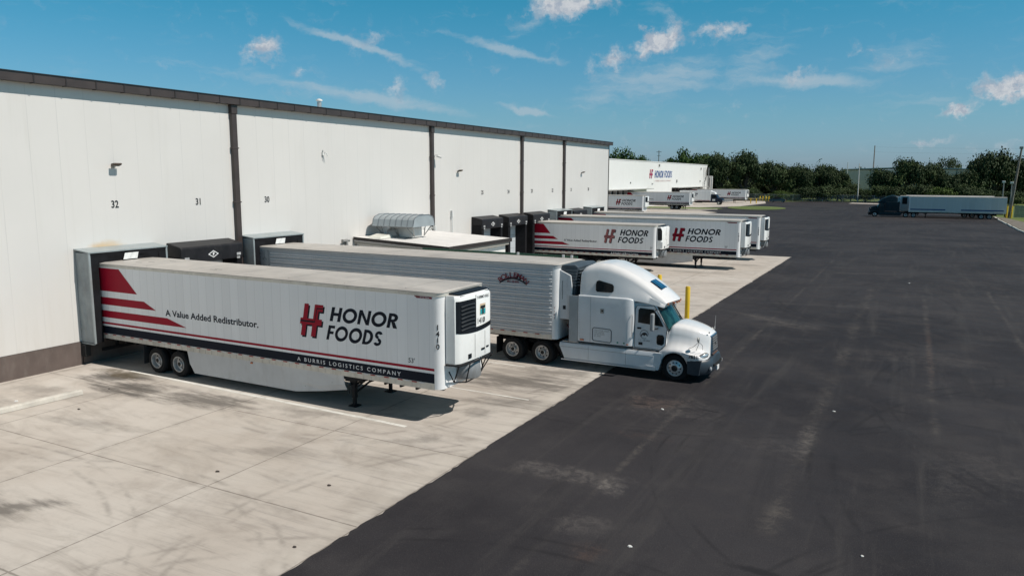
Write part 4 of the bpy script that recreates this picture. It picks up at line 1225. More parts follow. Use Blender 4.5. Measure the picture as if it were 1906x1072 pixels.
    mb = MB(); mb.box(.02, .14, -1.2, 1.2, .50, .62); mb.beam((.08, -.55, .6), (.08, -.55, zb), .1); mb.beam((.08, .55, .6), (.08, .55, zb), .1); mb.build('rear_guard', BLACKM, t)
    if legs:
        for s_ in (-1, 1):
            mb = MB(); mb.box(legs - .07, legs + .07, s_ * .98 - .07, s_ * .98 + .07, .30, zb - .003); mb.box(legs - .05, legs + .05, s_ * .98 - .05, s_ * .98 + .05, .04, .30)
            mb.box(legs - .16, legs + .16, s_ * .98 - .15, s_ * .98 + .15, .006, .045)
            mb.beam((legs + .05, s_ * .98, .62), (legs + .52, s_ * .8, zb - .05), .06); mb.beam((legs - .05, s_ * .98, .62), (legs - .42, s_ * .8, zb - .05), .06)
            mb.build('landing_leg', BLACKM, t)
        mb = MB(); mb.beam((legs, -.95, .75), (legs, .95, .75), .06); mb.beam((legs, -.9, .45), (legs, .9, .95), .05); mb.box(legs - .22, legs + .22, -1.18, -.86, zb - .2, zb - .003); mb.box(legs - .3, legs + .6, -hw + .05, -hw + .12, zb - .12, zb - .003)
        mb.tube([(legs, -1.05, .78), (legs, -1.24, .78), (legs, -1.24, .5)], .018, 6); mb.build('landing_gear_brace', BLACKM, t)
    if skirt:
        x0, x1 = axles[1] + .56, legs - .2
        y_ = -hw + .03
        for s_ in (-1, 1):
            mb = MB()
            def SP(a, z, inn=0.0):
                return (a, s_ * (hw - .03 - inn), z)
            g0 = [SP(x0, zb), SP(x0 + 3.5, zb), SP(x1 - 2.1, zb), SP(x1 - .95, zb), SP(x1, zb, .0)]
            g1 = [SP(x0 + .10, .62), SP(x0 + 3.5, .62), SP(x1 - 2.1, .62), SP(x1 - .95, .62, .02), SP(x1, .78, .06)]
            g2 = [SP(x0 + .34, .27), SP(x0 + 3.5, .27), SP(x1 - 2.1, .27), SP(x1 - .95, .42, .10), SP(x1, .58, .16)]
            vs = g0 + g1 + g2; n_ = 5
            mb.add(vs, [(i, i + 1, n_ + i + 1, n_ + i) for i in range(4)] + [(n_ + i, n_ + i + 1, 2 * n_ + i + 1, 2 * n_ + i) for i in range(4)])
            sk = mb.build('side_skirt', SKIRT, t, fix=False)
            md = sk.modifiers.new('thick', 'SOLIDIFY'); md.thickness = .02
            if detail and s_ < 0:
                mb = MB()
                for k in range(6):
                    for zz in (.5, .78):
                        mb.box(x0 + 1.0 + k * 1.2, x0 + 1.02 + k * 1.2, -hw + .022, -hw + .03, zz, zz + .02)
                mb.build('rivet', GREY, sk)
                mb = MB(); mb.box(x0 + (x1 - x0) * .44, x0 + (x1 - x0) * .44 + .09, -hw - .03, -hw + .03, zb - .09, zb - .03); mb.build('marker_lamp', AMB, t, bevel=.01)
    if unit:
        if not unit_dark:
            cooling_unit(t, L + .01, zt, num, old, tiny=not detail)
        else:
            UW2 = mat('unit_grey_white', (0.58, 0.60, 0.62), 0.4, dirt=.25)
            mb = MB(); mb.prism([(L, 1.95), (L + .52, 1.95), (L + .55, 3.2), (L + .48, 3.72), (L, 3.93)], 'y', -1.12, -1.04); mb.prism([(L, 1.95), (L + .52, 1.95), (L + .55, 3.2), (L + .48, 3.72), (L, 3.93)], 'y', 1.04, 1.12)
            mb.box(L, L + .5, -1.04, 1.04, 1.96, 2.9)
            u = mb.build('refrigeration_unit', UW2, t, bevel=.02)
            mb = MB(); mb.box(L + .16, L + .28, -1.13, -1.122, 2.35, 2.50); mb.box(L + .12, L + .135, -1.128, -1.122, 2.75, 3.5); mb.build('side_vent', GRB, u)
            DKU = mat('unit_dark', (0.05, 0.065, 0.08), 0.45, vary=.2)
            mb = MB(); mb.prism([(L + .02, 2.9), (L + .62, 2.9), (L + .66, 3.5), (L + .74, 4.06), (L + .60, 4.14), (L + .02, 4.10)], 'y', -1.0, 1.0); mb.build('condenser', DKU, u, bevel=.04)
            mb = MB()
            for k in range(6):
                mb.box(L + .66, L + .80, -.95, .9, 3.32 + k * .12, 3.36 + k * .12)
                mb.box(L + .25, L + .70, -1.03, -1.0, 3.30 + k * .12, 3.34 + k * .12)
            mb.build('louvre', mat('unit_louvre', (0.12, 0.15, 0.17), 0.4, .3), u)
    if live:
        livery(t, live)
    if vnum:
        mb = MB(); sz = .23
        for i, ch in enumerate(vnum):
            text_mb(ch, size=sz, bold=.004, align='CENTER', at=(0, 0 - i * sz * .86), y=0, mb=mb)
        a = R(28)
        # stands on the rounded nose post, turned with its surface
        mb.v = [(L - r_ + .229 * math.sin(a + x_ / .226), -hw + r_ - .006 - .229 * math.cos(a + x_ / .226), z_ + vnum_z) for x_, y_, z_ in mb.v]
        mb.build('trailer_number', BLK, t, fix=False)
    return t


vnum_z = 2.98
full = dict(L=16.65, zb=1.09, zt=4.11, em=(10.97, 2.28, 1.10, .98), honor=(12.30, 2.88, .475, 2.73), foods=(12.13, 2.245, .49, 2.24), tag=(4.22, 2.335, .335, 1.20), sub=('A BURRIS LOGISTICS COMPANY', 10.82, 1.38, .185, 1.12, 1.52, 0))
T1 = trailer('nearest white semi-trailer with red tail stripes, skirt and number 1410, at dock 32', (0.4, 20.15, 0), live=full, num='1410', vnum='1410', group='livery trailers parked nose out at the docks')
text_mb("53'", size=.21, bold=.002, at=(15.44, 1.86), y=-1.304).build('length_mark', BLK, T1, fix=False)
mb = MB(); mb.flat([(15.70, 3.99), (15.80, 3.92), (16.36, 3.92), (16.36, 3.985)], -1.318); mb.build('maker_plate', MAROON, T1, fix=False)
text_mb('Great Dane', size=.07, at=(15.92, 3.935), y=-1.321, shear=.2).build('maker_plate_lettering', WLET, T1, fix=False)
mb = MB(); mb.tube([(.06, -1.34, 1.12), (.02, -1.36, 1.35), (.05, -1.34, 1.62)], .02); mb.build('yellow_hose', YEL, T1)
mb = MB()
for xx, yy in ((1.55, -.5), (1.9, -.2), (6.1, -.75), (6.2, -.6), (2.4, .4)):
    MB().box(xx, xx + .35, yy, yy + .05, 4.152, 4.158).build('roof_patch', mat('roof_patch', (0.12, 0.12, 0.12), 0.7), T1)

T2 = trailer('long silver trailer with horizontal ribs coupled to the white cab at dock 30', (0.56, 28.55, 0), L=16.55, kind='rib', legs=10.6, skirt=False, unit=True, unit_dark=True, zt=4.12)
mb = MB()


def bent(s_, size, cx, cz, rad, spread, y, mb, sx=1.0):
    n_ = len(s_)
    for i, ch in enumerate(s_):
        a = R(spread) * (i / (n_ - 1) - .5) * 2
        m2 = text_mb(ch, size=size, bold=.006, align='CENTER', at=(0, 0))
        vs = [(cx + (rad + z_) * math.sin(a) + x_ * math.cos(a) * sx, y, cz + (rad + z_) * math.cos(a) - rad - x_ * math.sin(a)) for x_, _, z_ in m2.v]
        mb.add(vs, m2.f)


bent('BOLLEMAN', .30, 14.55, 3.52, .80, 42, -1.338, mb, 1.1)
text_mb('T.C. INC.', size=.13, bold=.003, align='CENTER', at=(14.55, 3.47), y=-1.338, mb=mb)
text_mb('MC 28-896', size=.12, bold=.003, align='CENTER', at=(14.55, 3.30), y=-1.338, mb=mb)
mb.build('door_emblem', MAROON, T2, fix=False)
mb = MB(); pa = arc(14.55, 2.62, .95, .88, 132, 48, 16); pi = arc(14.55, 2.60, .93, .84, 132, 48, 16)
for q_ in strip(pa, pi):
    mb.flat(q_, -1.3385)
mb.build('emblem_arch', NAVY, T2, fix=False)
mb = MB()
for i, ch in enumerate('7183'):
    text_mb(ch, size=.13, align='CENTER', at=(16.43, 2.35 - i * .13), y=-1.338, mb=mb)
mb.build('trailer_number', MAROON, T2, fix=False)
mb = MB(); mb.box(8.3, 16.3, 1.24, 1.30, 4.14, 4.24); mb.build('green_edge_rail', DOORG, T2)
mb = MB()
for xx in (13.4, 15.6, 16.0):
    mb.box(xx, xx + .10, 1.2, 1.24, 4.16, 4.28)
mb.build('roof_clip', WT, T2)

short = dict(L=10.95, zb=1.20, zt=3.80, k=.66, em=(6.55, 2.30, 1.10, .92), honor=(7.95, 2.93, .47, 2.35), foods=(7.78, 2.33, .47, 2.1), tag=(3.0, 2.27, .25, 1.0), red=RED, red2=FRED, sub=('A Subsidiary of Burris Logistics', 7.2, 1.40, .19, .98, 1.0, .3))
T3 = trailer('shorter white trailer with faded red emblem and white wheel discs, at dock 23', (0.45, 59.85, 0), L=10.95, zb=1.20, zt=3.80, live=short, legs=8.6, axles=(4.75, 6.2), skirt=False, rim='disc', old=True, group='livery trailers parked nose out at the docks')
text_mb('27', size=.2, at=(10.52, 1.95), y=-1.312).build('trailer_number', BLK, T3, fix=False)
mb = MB(); mb.tube([(7.0, -.9, .78), (7.9, -.9, .78)], .2, 12); mb.build('air_tank', BLACKM, T3)
full4 = dict(full); full4['sub'] = full['sub']
T4 = trailer('long white livery trailer standing directly behind the short one', (0.35, 64.75, 0), live=full4, vnum='1417', group='livery trailers parked nose out at the docks')
text_mb("53'", size=.21, bold=.002, at=(15.44, 1.86), y=-1.304).build('length_mark', BLK, T4, fix=False)
mb = MB(); mb.flat([(15.50, 3.99), (15.70, 3.90), (16.36, 3.90), (16.36, 3.985)], -1.318); mb.build('maker_plate', MAROON, T4, fix=False)
T5 = trailer('farthest white livery trailer of the near warehouse, mostly hidden by the one before it', (0.45, 73.1, 0), live=full4, vnum='1403', group='livery trailers parked nose out at the docks')
mb = MB(); mb.flat([(15.50, 3.99), (15.70, 3.90), (16.36, 3.90), (16.36, 3.985)], -1.318); mb.build('maker_plate', MAROON, T5, fix=False)

# ------------------------------------------------------------------ road tractor
PAINT = mat('cab_white', (0.78, 0.77, 0.765), 0.22, vary=0.03, scale=.8, dirt=0.12, dirtc=(0.52, 0.52, 0.5), coat=0.5)
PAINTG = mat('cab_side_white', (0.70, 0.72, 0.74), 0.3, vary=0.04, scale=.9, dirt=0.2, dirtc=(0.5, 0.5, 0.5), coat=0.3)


def mk_glass(name, c=(0.012, 0.03, 0.035), rough=0.05):
    m, g, b = newmat(name)
    co = g.coord()
    n1 = g.noise(g.mapping(co, scale=(1, 1.5, .6)), 2.4, 3, 0.5)
    g.put(b.inputs['Base Color'], g.mix(g.step(n1, 0.45, 0.6), c, tuple(k * 2.2 for k in c)))
    b.inputs['Roughness'].default_value = rough
    b.inputs['Specular IOR Level'].default_value = 0.45
    b.inputs['Coat Weight'].default_value = 0.12
    return m


GLASS = mk_glass('dark_window', (0.006, 0.010, 0.012), .1)
GLASS.node_tree.nodes['Principled BSDF'].inputs['Specular IOR Level'].default_value = .22
GLASS.node_tree.nodes['Principled BSDF'].inputs['Coat Weight'].default_value = 0; WSH = mk_glass('windscreen_glass', (0.008, 0.030, 0.031), 0.05)
BUMPM = mat('bumper_grey', (0.03, 0.042, 0.055), 0.38, vary=0.15)


def lerp_tab(tab, x):
    if x <= tab[0][0]:
        return list(tab[0][1:])
    for a, b in zip(tab, tab[1:]):
        if x <= b[0]:
            t = (x - a[0]) / (b[0] - a[0])
            return [p_ + (q_ - p_) * t for p_, q_ in zip(a[1:], b[1:])]
    return list(tab[-1][1:])


def rrect(hw0, hw1, z0, z1, r, n=6, crown=0.03):
    """half-widths at bottom/top, rounded upper corners"""
    pts = [(-hw0, z0), (-(hw0 + (hw1 - hw0) * .45), z0 + (z1 - z0) * .45)]
    for i in range(n + 1):
        a = R(180 - 90 * i / n)
        pts.append((-hw1 + r + r * math.cos(a), z1 - r + r * math.sin(a)))
    pts.append((0, z1 + crown))
    pts += [(-a, b) for a, b in pts[:-1][::-1]]
    return pts


def tractor(label, loc, rz, paint, paintg, bump_m, dark=False, group=None, wheels='steer'):
    """local frame: x measured like the yard's x minus 17 for the white one; nose toward +X"""
    t = thing('tractor_unit', label, 'truck', loc, rz, group)
    wc, wr = 4.93, .585
    # sleeper box
    secs = []
    for x, hw, z1 in ((.97, 1.20, 2.98), (1.0, 1.235, 3.0), (1.5, 1.245, 3.01), (2.9, 1.245, 3.01), (2.98, 1.245, 3.01), (3.08, 1.228, 3.0), (3.17, 1.19, 2.98), (3.24, 1.13, 2.96), (3.26, 1.10, 2.95)):
        secs.append([(x, y, z) for y, z in rrect(hw, hw, 1.16, z1, .05, 4, 0)])
    sl = MB().loft(secs).build('sleeper', paintg, t, smooth=40)
    mb = MB()
    mb.box(.60, .97, -1.22, -1.17, 1.1, 2.95); mb.box(.60, .97, 1.17, 1.22, 1.1, 2.95)
    mb.build('side_extender', mat('extender_grey', (0.33, 0.36, 0.38), 0.45) if not dark else paintg, t)
    # roof fairing
    tab = [(1.02, 3.92, 1.15, 1.04, .22), (1.10, 4.05, 1.17, 1.06, .27), (1.35, 4.18, 1.18, 1.06, .30), (1.80, 4.27, 1.18, 1.05, .33), (2.2, 4.24, 1.18, 1.04, .34), (2.7, 4.08, 1.18, 1.03, .34),
           (3.2, 3.86, 1.16, 1.02, .34), (3.7, 3.58, 1.13, 1.0, .32), (4.1, 3.32, 1.10, .98, .28), (4.4, 3.12, 1.07, .96, .21), (4.62, 2.97, 1.04, .94, .12), (4.72, 2.90, 1.01, .93, .07)]
    xs = [1.02 + (4.72 - 1.02) * i / 28 for i in range(29)]
    secs = []
    for x in xs:
        zt, h0, h1, r_ = lerp_tab(tab, x)
        zb = 2.93 - .20 * max(0, min(1, (x - 3.1) / 1.5)) ** 1.5
        h0 = h0 if x < 3.0 else h0 + (h1 + .05 - h0) * min(1, (x - 3.0) / 1.2)
        curv = max(0, (x - 2.6) / 2.12) ** 2 * .40
        secs.append([(x - curv * (y / 1.1) ** 2, y, max(z, zb)) for y, z in rrect(h0, h1, zb, zt, r_, 7, .05)])
    rf = MB().loft(secs).build('roof_fairing', paint, t, smooth=45)
    mb = MB()
    for y0 in (-.80, -.45, -.2, .05, .5, .8):
        xx = 4.68 - .40 * (y0 / 1.1) ** 2
        mb.box(xx - .05, xx + .03, y0 - .035, y0 + .035, 2.83, 2.88)
    mb.build('roof_marker_lamp', AMB, rf)
    for s_ in (-1, 1):
        yy = s_ * 1.125
        ol = [(1.70, 3.22), (1.76, 3.17), (2.36, 3.18), (2.42, 3.24), (2.42, 3.42), (2.36, 3.50), (1.80, 3.62), (1.72, 3.58), (1.69, 3.45)]
        mb = MB(); mb.prism(ol, 'y', *sorted((yy - s_ * .06, yy + s_ * .062)))
        mb.v = [(a_, b_ - s_ * .085 * (c_ - 3.17), c_) for a_, b_, c_ in mb.v]
        mb.build('sleeper_window', GLASS, t)
    # skylight on the sloping roof
    mb = MB()
    q_ = []
    for x, y in ((3.68, -.48), (4.12, -.44), (4.12, .20), (3.68, .14)):
        zt, h0, h1, r_ = lerp_tab(tab, x); q_.append((x - .02 * 0, y, zt + .062))
    mb.add(q_, [(0, 1, 2, 3)]); mb.add([(a, b, c - .03) for a, b, c in q_], [(3, 2, 1, 0)])
    mb.add(q_ + [(a, b, c - .03) for a, b, c in q_], [(i, (i + 1) % 4, 4 + (i + 1) % 4, 4 + i) for i in range(4)])
    mb.build('skylight', mk_glass('skylight_glass', (0.01, 0.05, 0.11), .15), t, fix=False)
    # cab
    def wx(y, z):                       # windscreen plane
        return 4.78 - (z - 1.98) * .66 - .30 * (y / 1.0) ** 2
    secs = []
    for x in (3.25, 3.5, 3.9, 4.12):
        secs.append([(x, y, z) for y, z in rrect(1.10, 1.00, 1.10, 2.86, .1, 4, .02)])
    secs.append([(wx(y, max(z, 1.86)) - .01, y, z) for y, z in rrect(1.06, .93, 1.10, 2.84, .1, 4, .02)])
    cb = MB().loft(secs).build('cab', paintg, t, smooth=35)
    n_, nz = 14, 6; mb = MB(); vs = []
    for j in range(nz + 1):
        for i in range(n_ + 1):
            z = 2.00 + .80 * j / nz; hwz = .93 - .10 * j / nz; y = -hwz + 2 * hwz * i / n_
            z -= .10 * (y / hwz) ** 2 * (1 - j / nz)
            vs.append((wx(y, z) + .012, y, z))
    mb.add(vs, [(j * (n_ + 1) + i, j * (n_ + 1) + i + 1, (j + 1) * (n_ + 1) + i + 1, (j + 1) * (n_ + 1) + i) for i in range(n_) for j in range(nz)])
    mb.build('windscreen', WSH, t, fix=False, smooth=60)
    mb = MB()
    for y0 in (-.5, .15):
        mb.tube([(wx(y0, 1.98) + .05, y0, 1.97), (wx(y0 + .35, 2.25) + .035, y0 + .42, 2.2)], .012, 6)
    mb.build('wiper', BLACKM, t)
    # doors
    for s_ in (-1, 1):
        Y = lambda e: s_ * (1.085 + e)
        def tilt(mb_):
            mb_.v = [(a, b - s_ * max(0, (c - 1.9)) * .07, c) for a, b, c in mb_.v]
            return mb_
        dl = [(3.30, 1.14), (4.32, 1.14), (4.50, 1.30), (4.56, 1.95), (4.30, 2.35), (4.02, 2.76), (3.36, 2.74), (3.29, 2.6)]
        mb = tilt(MB().prism(dl, 'y', *sorted((Y(0), Y(.022))))); d_ = mb.build('door', paintg, t, bevel=.006)
        gl = [(3.42, 2.10), (4.42, 2.02), (4.24, 2.36), (4.00, 2.64), (3.48, 2.66), (3.41, 2.58)]
        tilt(MB().prism(gl, 'y', *sorted((Y(.018), Y(.028))))).build('door_window', GLASS, d_)
        mb = MB()
        k = len(dl)
        for i in range(k):
            a, b = dl[i], dl[(i + 1) % k]
            mb.beam((a[0], Y(.006), a[1]), (b[0], Y(.006), b[1]), .03, .034)
        tilt(mb).build('door_seal', mat('seal_dark', (0.05, 0.055, 0.06), 0.6), d_)
        pl_ = [(4.20, 1.32), (4.38, 1.30), (4.46, 1.38), (4.46, 1.62), (4.40, 1.70), (4.22, 1.70), (4.17, 1.62), (4.17, 1.4)]
        MB().prism(pl_, 'y', *sorted((Y(.018), Y(.03)))).build('peep_window', GLASS, d_)
        mb = MB(); mb.box(3.40, 3.55, *sorted((Y(.02), Y(.05))), 1.86, 1.92); mb.build('handle', BLACKM, d_)
        # mirror
        mb = MB(); mb.box(4.02, 4.16, *sorted((s_ * 1.36, s_ * 1.56)), 1.90, 2.56)
        mr = mb.build('mirror', mat('mirror_grey', (0.30, 0.31, 0.32), 0.35) if not dark else BLACKM, t, bevel=.045)
        mb = MB(); mb.tube([(4.1, s_ * 1.42, 2.5), (4.14, s_ * 1.30, 2.64), (4.12, s_ * 1.08, 2.66)], .02, 8); mb.tube([(4.1, s_ * 1.44, 1.96), (4.2, s_ * 1.2, 1.94), (4.2, s_ * 1.1, 1.94)], .025, 8); mb.build('mirror_arm', BLACKM, mr)
        # hood mirror
        mb = MB(); mb.tube([(5.65, s_ * .98, 1.12 + .1), (5.78, s_ * 1.1, 1.52), (5.75, s_ * 1.08, 1.62)], .010, 6); mb.tube([(5.35, s_ * .98, 1.25), (5.55, s_ * 1.06, 1.36), (5.75, s_ * 1.08, 1.55)], .008, 6); mb.tube([(5.88, s_ * .9, 1.2), (5.9, s_ * 1.05, 1.45), (5.76, s_ * 1.1, 1.6)], .008, 6)
        hm = mb.build('hood_mirror_arm', BLACKM, t)
        mb = MB(); mb.lathe([(0, -.02), (.08, 0), (.10, .03), (.085, .06), (0, .08)], 'x', 16, (5.72, s_ * 1.09, 1.66)); mb.build('hood_mirror', GREY, hm, smooth=40)
    def squash(mb_, f_=.84):
        mb_.v = [(wc + (a_ - wc) * f_ if a_ > wc else a_, b_, c_) for a_, b_, c_ in mb_.v]
        return mb_
    # hood with flared fenders: stations along x, each a half outline from crown to fender edge

    def zarch(x):
        d = abs(x - wc)
        return .5 + math.sqrt(max(0, wr * wr - d * d)) if d < wr else None
    ht = [  # x, crown z, hood half width, shoulder z, waist y, waist z, fender y, fender z, outer y
        (4.28, 1.40, .80, 1.32, 1.02, 1.22, 1.10, 1.08, 1.16), (4.45, 1.70, .86, 1.58, 1.0, 1.34, 1.14, 1.16, 1.20), (4.58, 1.90, .90, 1.78, .98, 1.44, 1.16, 1.20, 1.235), (4.70, 2.10, .92, 1.96, .96, 1.5, 1.16, 1.23, 1.245), (4.95, 2.10, .88, 1.95, .92, 1.5, 1.15, 1.25, 1.25),
        (5.25, 2.06, .82, 1.92, .88, 1.45, 1.13, 1.23, 1.245), (5.55, 2.00, .76, 1.86, .84, 1.38, 1.10, 1.17, 1.23), (5.80, 1.94, .68, 1.80, .78, 1.32, 1.04, 1.12, 1.19), (6.02, 1.88, .58, 1.74, .70, 1.28, .95, 1.08, 1.10), (6.18, 1.82, .50, 1.68, .62, 1.22, .82, 1.02, .96), (6.27, 1.76, .45, 1.62, .55, 1.18, .68, .98, .78)]
    xs = sorted(set([4.28 + (6.27 - 4.28) * i / 30 for i in range(31)]))
    secs = []
    for x in xs:
        zc, hwd, zs, wy, wz, fy, fz, oy = lerp_tab(ht, x)
        za = zarch(x); zb = max(za + .015, .0) if za else (.80 if x > wc else 1.06)
        zb = min(zb, fz - .03)
        x = wc + (x - wc) * .84 if x > wc else x
        half = [(0, zc + .02), (hwd * .5, zc), (hwd * .88, zc - .03), (hwd, zs), (hwd + (wy - hwd) * .4, (zs + wz) / 2), (wy, wz), ((wy + fy) / 2, fz + (wz - fz) * .35), (fy, fz), (oy, fz - .08 if fz - .08 > zb + .02 else zb + .01), (oy, zb)]
        ring = [(x, -y, z) for y, z in half[::-1]] + [(x, y, z) for y, z in half[1:]]
        inner = [(x, y * .97, max(z - .04, zb)) for _, y, z in ring[::-1]]
        secs.append(ring)
    mb = MB(); mb.loft(secs, cap0=False, cap1=True, ring=False)
    hd = mb.build('hood', paint, t, smooth=55, fix=True)
    hd.modifiers.new('thick', 'SOLIDIFY').thickness = .02
    hd.modifiers['thick'].offset = -1
    mb = MB()
    for s_ in (-1, 1):
        pts = [(wc + wr * math.cos(R(a)), s_ * 1.245 if a > 20 else s_ * 1.21, .5 + wr * math.sin(R(a))) for a in range(12, 172, 8)]
    mb = MB(); mb.prism([(wc + (wr - .02) * math.cos(R(a)), .5 + (wr - .02) * math.sin(R(a))) for a in range(0, 181, 10)], 'y', -.98, .98); mb.build('wheel_well', HOLE, t)
    mb = MB(); mb.box(4.0, 5.75, -.5, .5, .55, 1.5); mb.build('engine_block', HOLE, t)
    # hood nose and grille
    mb = MB(); mb.prism([(6.20, 1.0), (6.34, 1.0), (6.36, 1.15), (6.30, 1.70), (6.20, 1.80)], 'y', -.44, .44)
    squash(mb).build('grille_surround', mat('grille_shell', (0.16, 0.26, 0.36), 0.2, 0.7), t, bevel=.05)
    mb = MB(); mb.prism([(6.26, 1.1), (6.355, 1.08), (6.365, 1.16), (6.318, 1.64), (6.26, 1.68)], 'y', -.37, .37); gr = squash(mb).build('grille', GRB, t)
    mb = MB()
    for k in range(6):
        zz = 1.17 + k * .088; xx = 6.385 - (zz - 1.1) * .10
        mb.box(xx - .04, xx, -.36, .36, zz, zz + .022)
    for k in range(5):
        y0 = -.3 + k * .15
        mb.beam((6.372, y0, 1.1), (6.318, y0, 1.68), .014)
    squash(mb).build('grille_bar', CHROME, gr)
    mb = MB(); mb.flat([(-.05, 1.36), (.05, 1.36), (.06, 1.44), (-.06, 1.44)], 6.372, 'x'); squash(mb).build('grille_badge', BLACKM, gr, fix=False)
    # headlights
    for s_ in (-1, 1):
        mb = MB(); rings = []
        for k in range(5):
            r_ = math.cos(R(90) * k / 4 * .96); d_ = .075 * math.sin(R(90) * k / 4)
            rings.append([(6.10 + .16 * r_ * math.cos(a) - .07 * r_ * math.sin(a) * 0 + d_ * .9, s_ * (.93 - .17 * r_ * math.cos(a) + d_ * .45), 1.01 + .10 * r_ * math.sin(a) + .05 * r_ * math.cos(a)) for a in [2 * PI * j / 20 for j in range(20)]])
        mb.loft(rings, cap0=False); squash(mb).build('headlight', mat('headlight_lens', (0.55, 0.6, 0.63), 0.08, 0.6), t, smooth=60)
        mb = MB(); mb.tube([(6.10 + .175 * math.cos(a), s_ * (.93 - .185 * math.cos(a)), 1.01 + .115 * math.sin(a) + .05 * math.cos(a)) for a in [2 * PI * j / 20 for j in range(21)]], .012, 6, cap=False); squash(mb).build('headlight_rim', BLACKM, t)
    # bumper
    mb = MB(); secs = []
    for k in range(25):
        y = -1.22 + 2.44 * k / 24; a = abs(y) / 1.22
        xf = 6.50 - .12 * a ** 2 - .44 * max(0, (a - .5) / .5) ** 2.0
        hh = .86 + .13 * (1 - a)
        secs.append([(xf - .30, y, .33), (xf - .12, y, .33), (xf - .05, y, .40), (xf, y, .50), (xf + .01, y, .62), (xf - .01, y, .74), (xf - .07, y, hh - .03), (xf - .13, y, hh), (xf - .32, y, hh + .01)])
    mb.loft(secs)
    for s_ in (-1, 1):
        mb.prism([(5.50, .36), (6.02, .34), (6.10, .9), (5.48, .84)], 'y', *sorted((s_ * 1.10, s_ * 1.236)))
    bp = squash(mb).build('bumper', bump_m, t, smooth=40, bevel=.0)
    mb = MB(); mb.box(6.05, 6.525, -.62, .62, .60, .69); squash(mb).build('air_slot', HOLE, bp)
    for s_ in (-1, 1):
        mb = MB(); mb.lathe([(0, .02), (.06, .015), (.075, 0), (.075, -.05)], 'x', 16, (6.46, s_ * .86, .56)); squash(mb).build('fog_lamp', CHROME, bp)
    mb = MB(); mb.box(6.18, 6.385, -.36, .36, .985, 1.02); squash(mb).build('nose_slot', mat('nose_slot', (0.12, 0.06, 0.04), 0.5), bp)
    mb = MB(); mb.box(6.47, 6.535, -.16, .14, .38, .54); squash(mb).build('licence_plate', WT, bp)
    # side fairings and steps
    for s_ in (-1, 1):
        mb = MB()
        pf_ = [(s_ * 1.20, .36), (s_ * 1.245, .42), (s_ * 1.245, .90), (s_ * 1.20, 1.02), (s_ * .70, 1.04), (s_ * .70, .40)]
        mb.loft([[(x + dx * (1 if z < .7 else 0), y, z) for y, z in pf_] for x, dx in ((.20, .22), (.6, .0), (1.45, 0))])
        mb.loft([[(x, y, z) for y, z in pf_] for x in (1.46, 3.0)]); mb.loft([[(x, y, z) for y, z in pf_] for x in (3.01, 4.12)])
        mb.prism([(4.12, .36), (4.30, .36), (4.40, .70), (4.42, 1.02), (4.12, 1.02)], 'y', *sorted((s_ * .7, s_ * 1.235)))
        sf = mb.build('side_fairing', paintg, t, smooth=30)
        mb = MB(); mb.box(.3, 4.2, *sorted((s_ * 1.24, s_ * 1.27)), .335, .375); mb.prism([(3.5, .37), (4.2, .37), (4.2, .50), (3.85, .50)], 'y', *sorted((s_ * 1.246, s_ * 1.29))); mb.build('fairing_lip', paint, sf)
        mb = MB(); mb.box(.25, 4.1, *sorted((s_ * 1.246, s_ * 1.25)), .86, .872); mb.build('fairing_seam', GREY, sf)
        mb = MB(); mb.box(3.25, 4.15, *sorted((s_ * .8, s_ * 1.16)), 1.042, 1.06); mb.box(.3, 1.0, *sorted((s_ * .75, s_ * 1.15)), 1.05, 1.08)
        mb.build('step_plate', STEEL if not dark else BLACKM, sf)
        mb = MB(); mb.prism([(-.06, .92), (.14, .92), (.40, .40), (.30, .40)], 'y', *sorted((s_ * .72, s_ * 1.15))); mb.build('rear_valance', BLACKM, sf)
    # frame, axles, wheels, fifth wheel
    mb = MB()
    for s_ in (-.42, .42):
        mb.box(-2.9, 5.6, s_ - .05, s_ + .05, .70, .95)
    mb.box(-1.9, -.4, -.5, .5, .95, 1.06); mb.box(.45, 1.0, -.9, .9, .75, 1.05); mb.box(.7, .95, -.9, .9, 1.05, 2.3)
    for a in (-1.95, -.58, wc):
        mb.tube([(a, -1.1, .5), (a, 1.1, .5)], .08, 10)
    mb.build('frame', BLACKM, t)
    for a in (-1.95, -.58):
        for s_ in (-1, 1):
            wheel(t, a, s_, 'deep', True, 1.23)
    for s_ in (-1, 1):
        wheel(t, wc, s_, 'steer', False, 1.19, .51)
        mb = MB(); mb.box(-2.72, -2.70, *sorted((s_ * .62, s_ * 1.2)), .25, .95); mb.build('mudflap', BLACKM, t)
    return t


TR = tractor('white tractor unit with tall sleeper fairing pulling the ribbed silver trailer', (17.0, 28.52, 0), 0.0, PAINT, PAINTG, BUMPM)
mb = text_mb('7831', size=.18, bold=.005, at=(5.44, .965), y=-1.262)
mb.v = [(x_, y_ + max(0, x_ - 5.44) * .03, z_) for x_, y_, z_ in mb.v]
mb.build('fleet_number', BLK, TR, fix=False)
mb = MB(); mb.tube([(5.95, .62, 1.8), (5.96, .64, 2.32)], .008, 6); mb.lathe([(0, 0), (.02, .0), (.02, .12)], 'z', 8, (5.95, .62, 1.78)); mb.build('fender_guide', STEEL, TR)
mb = MB(); mb.box(5.98, 6.02, -.52, -.48, 1.83, 1.87); mb.build('washer_nozzle', BLACKM, TR)
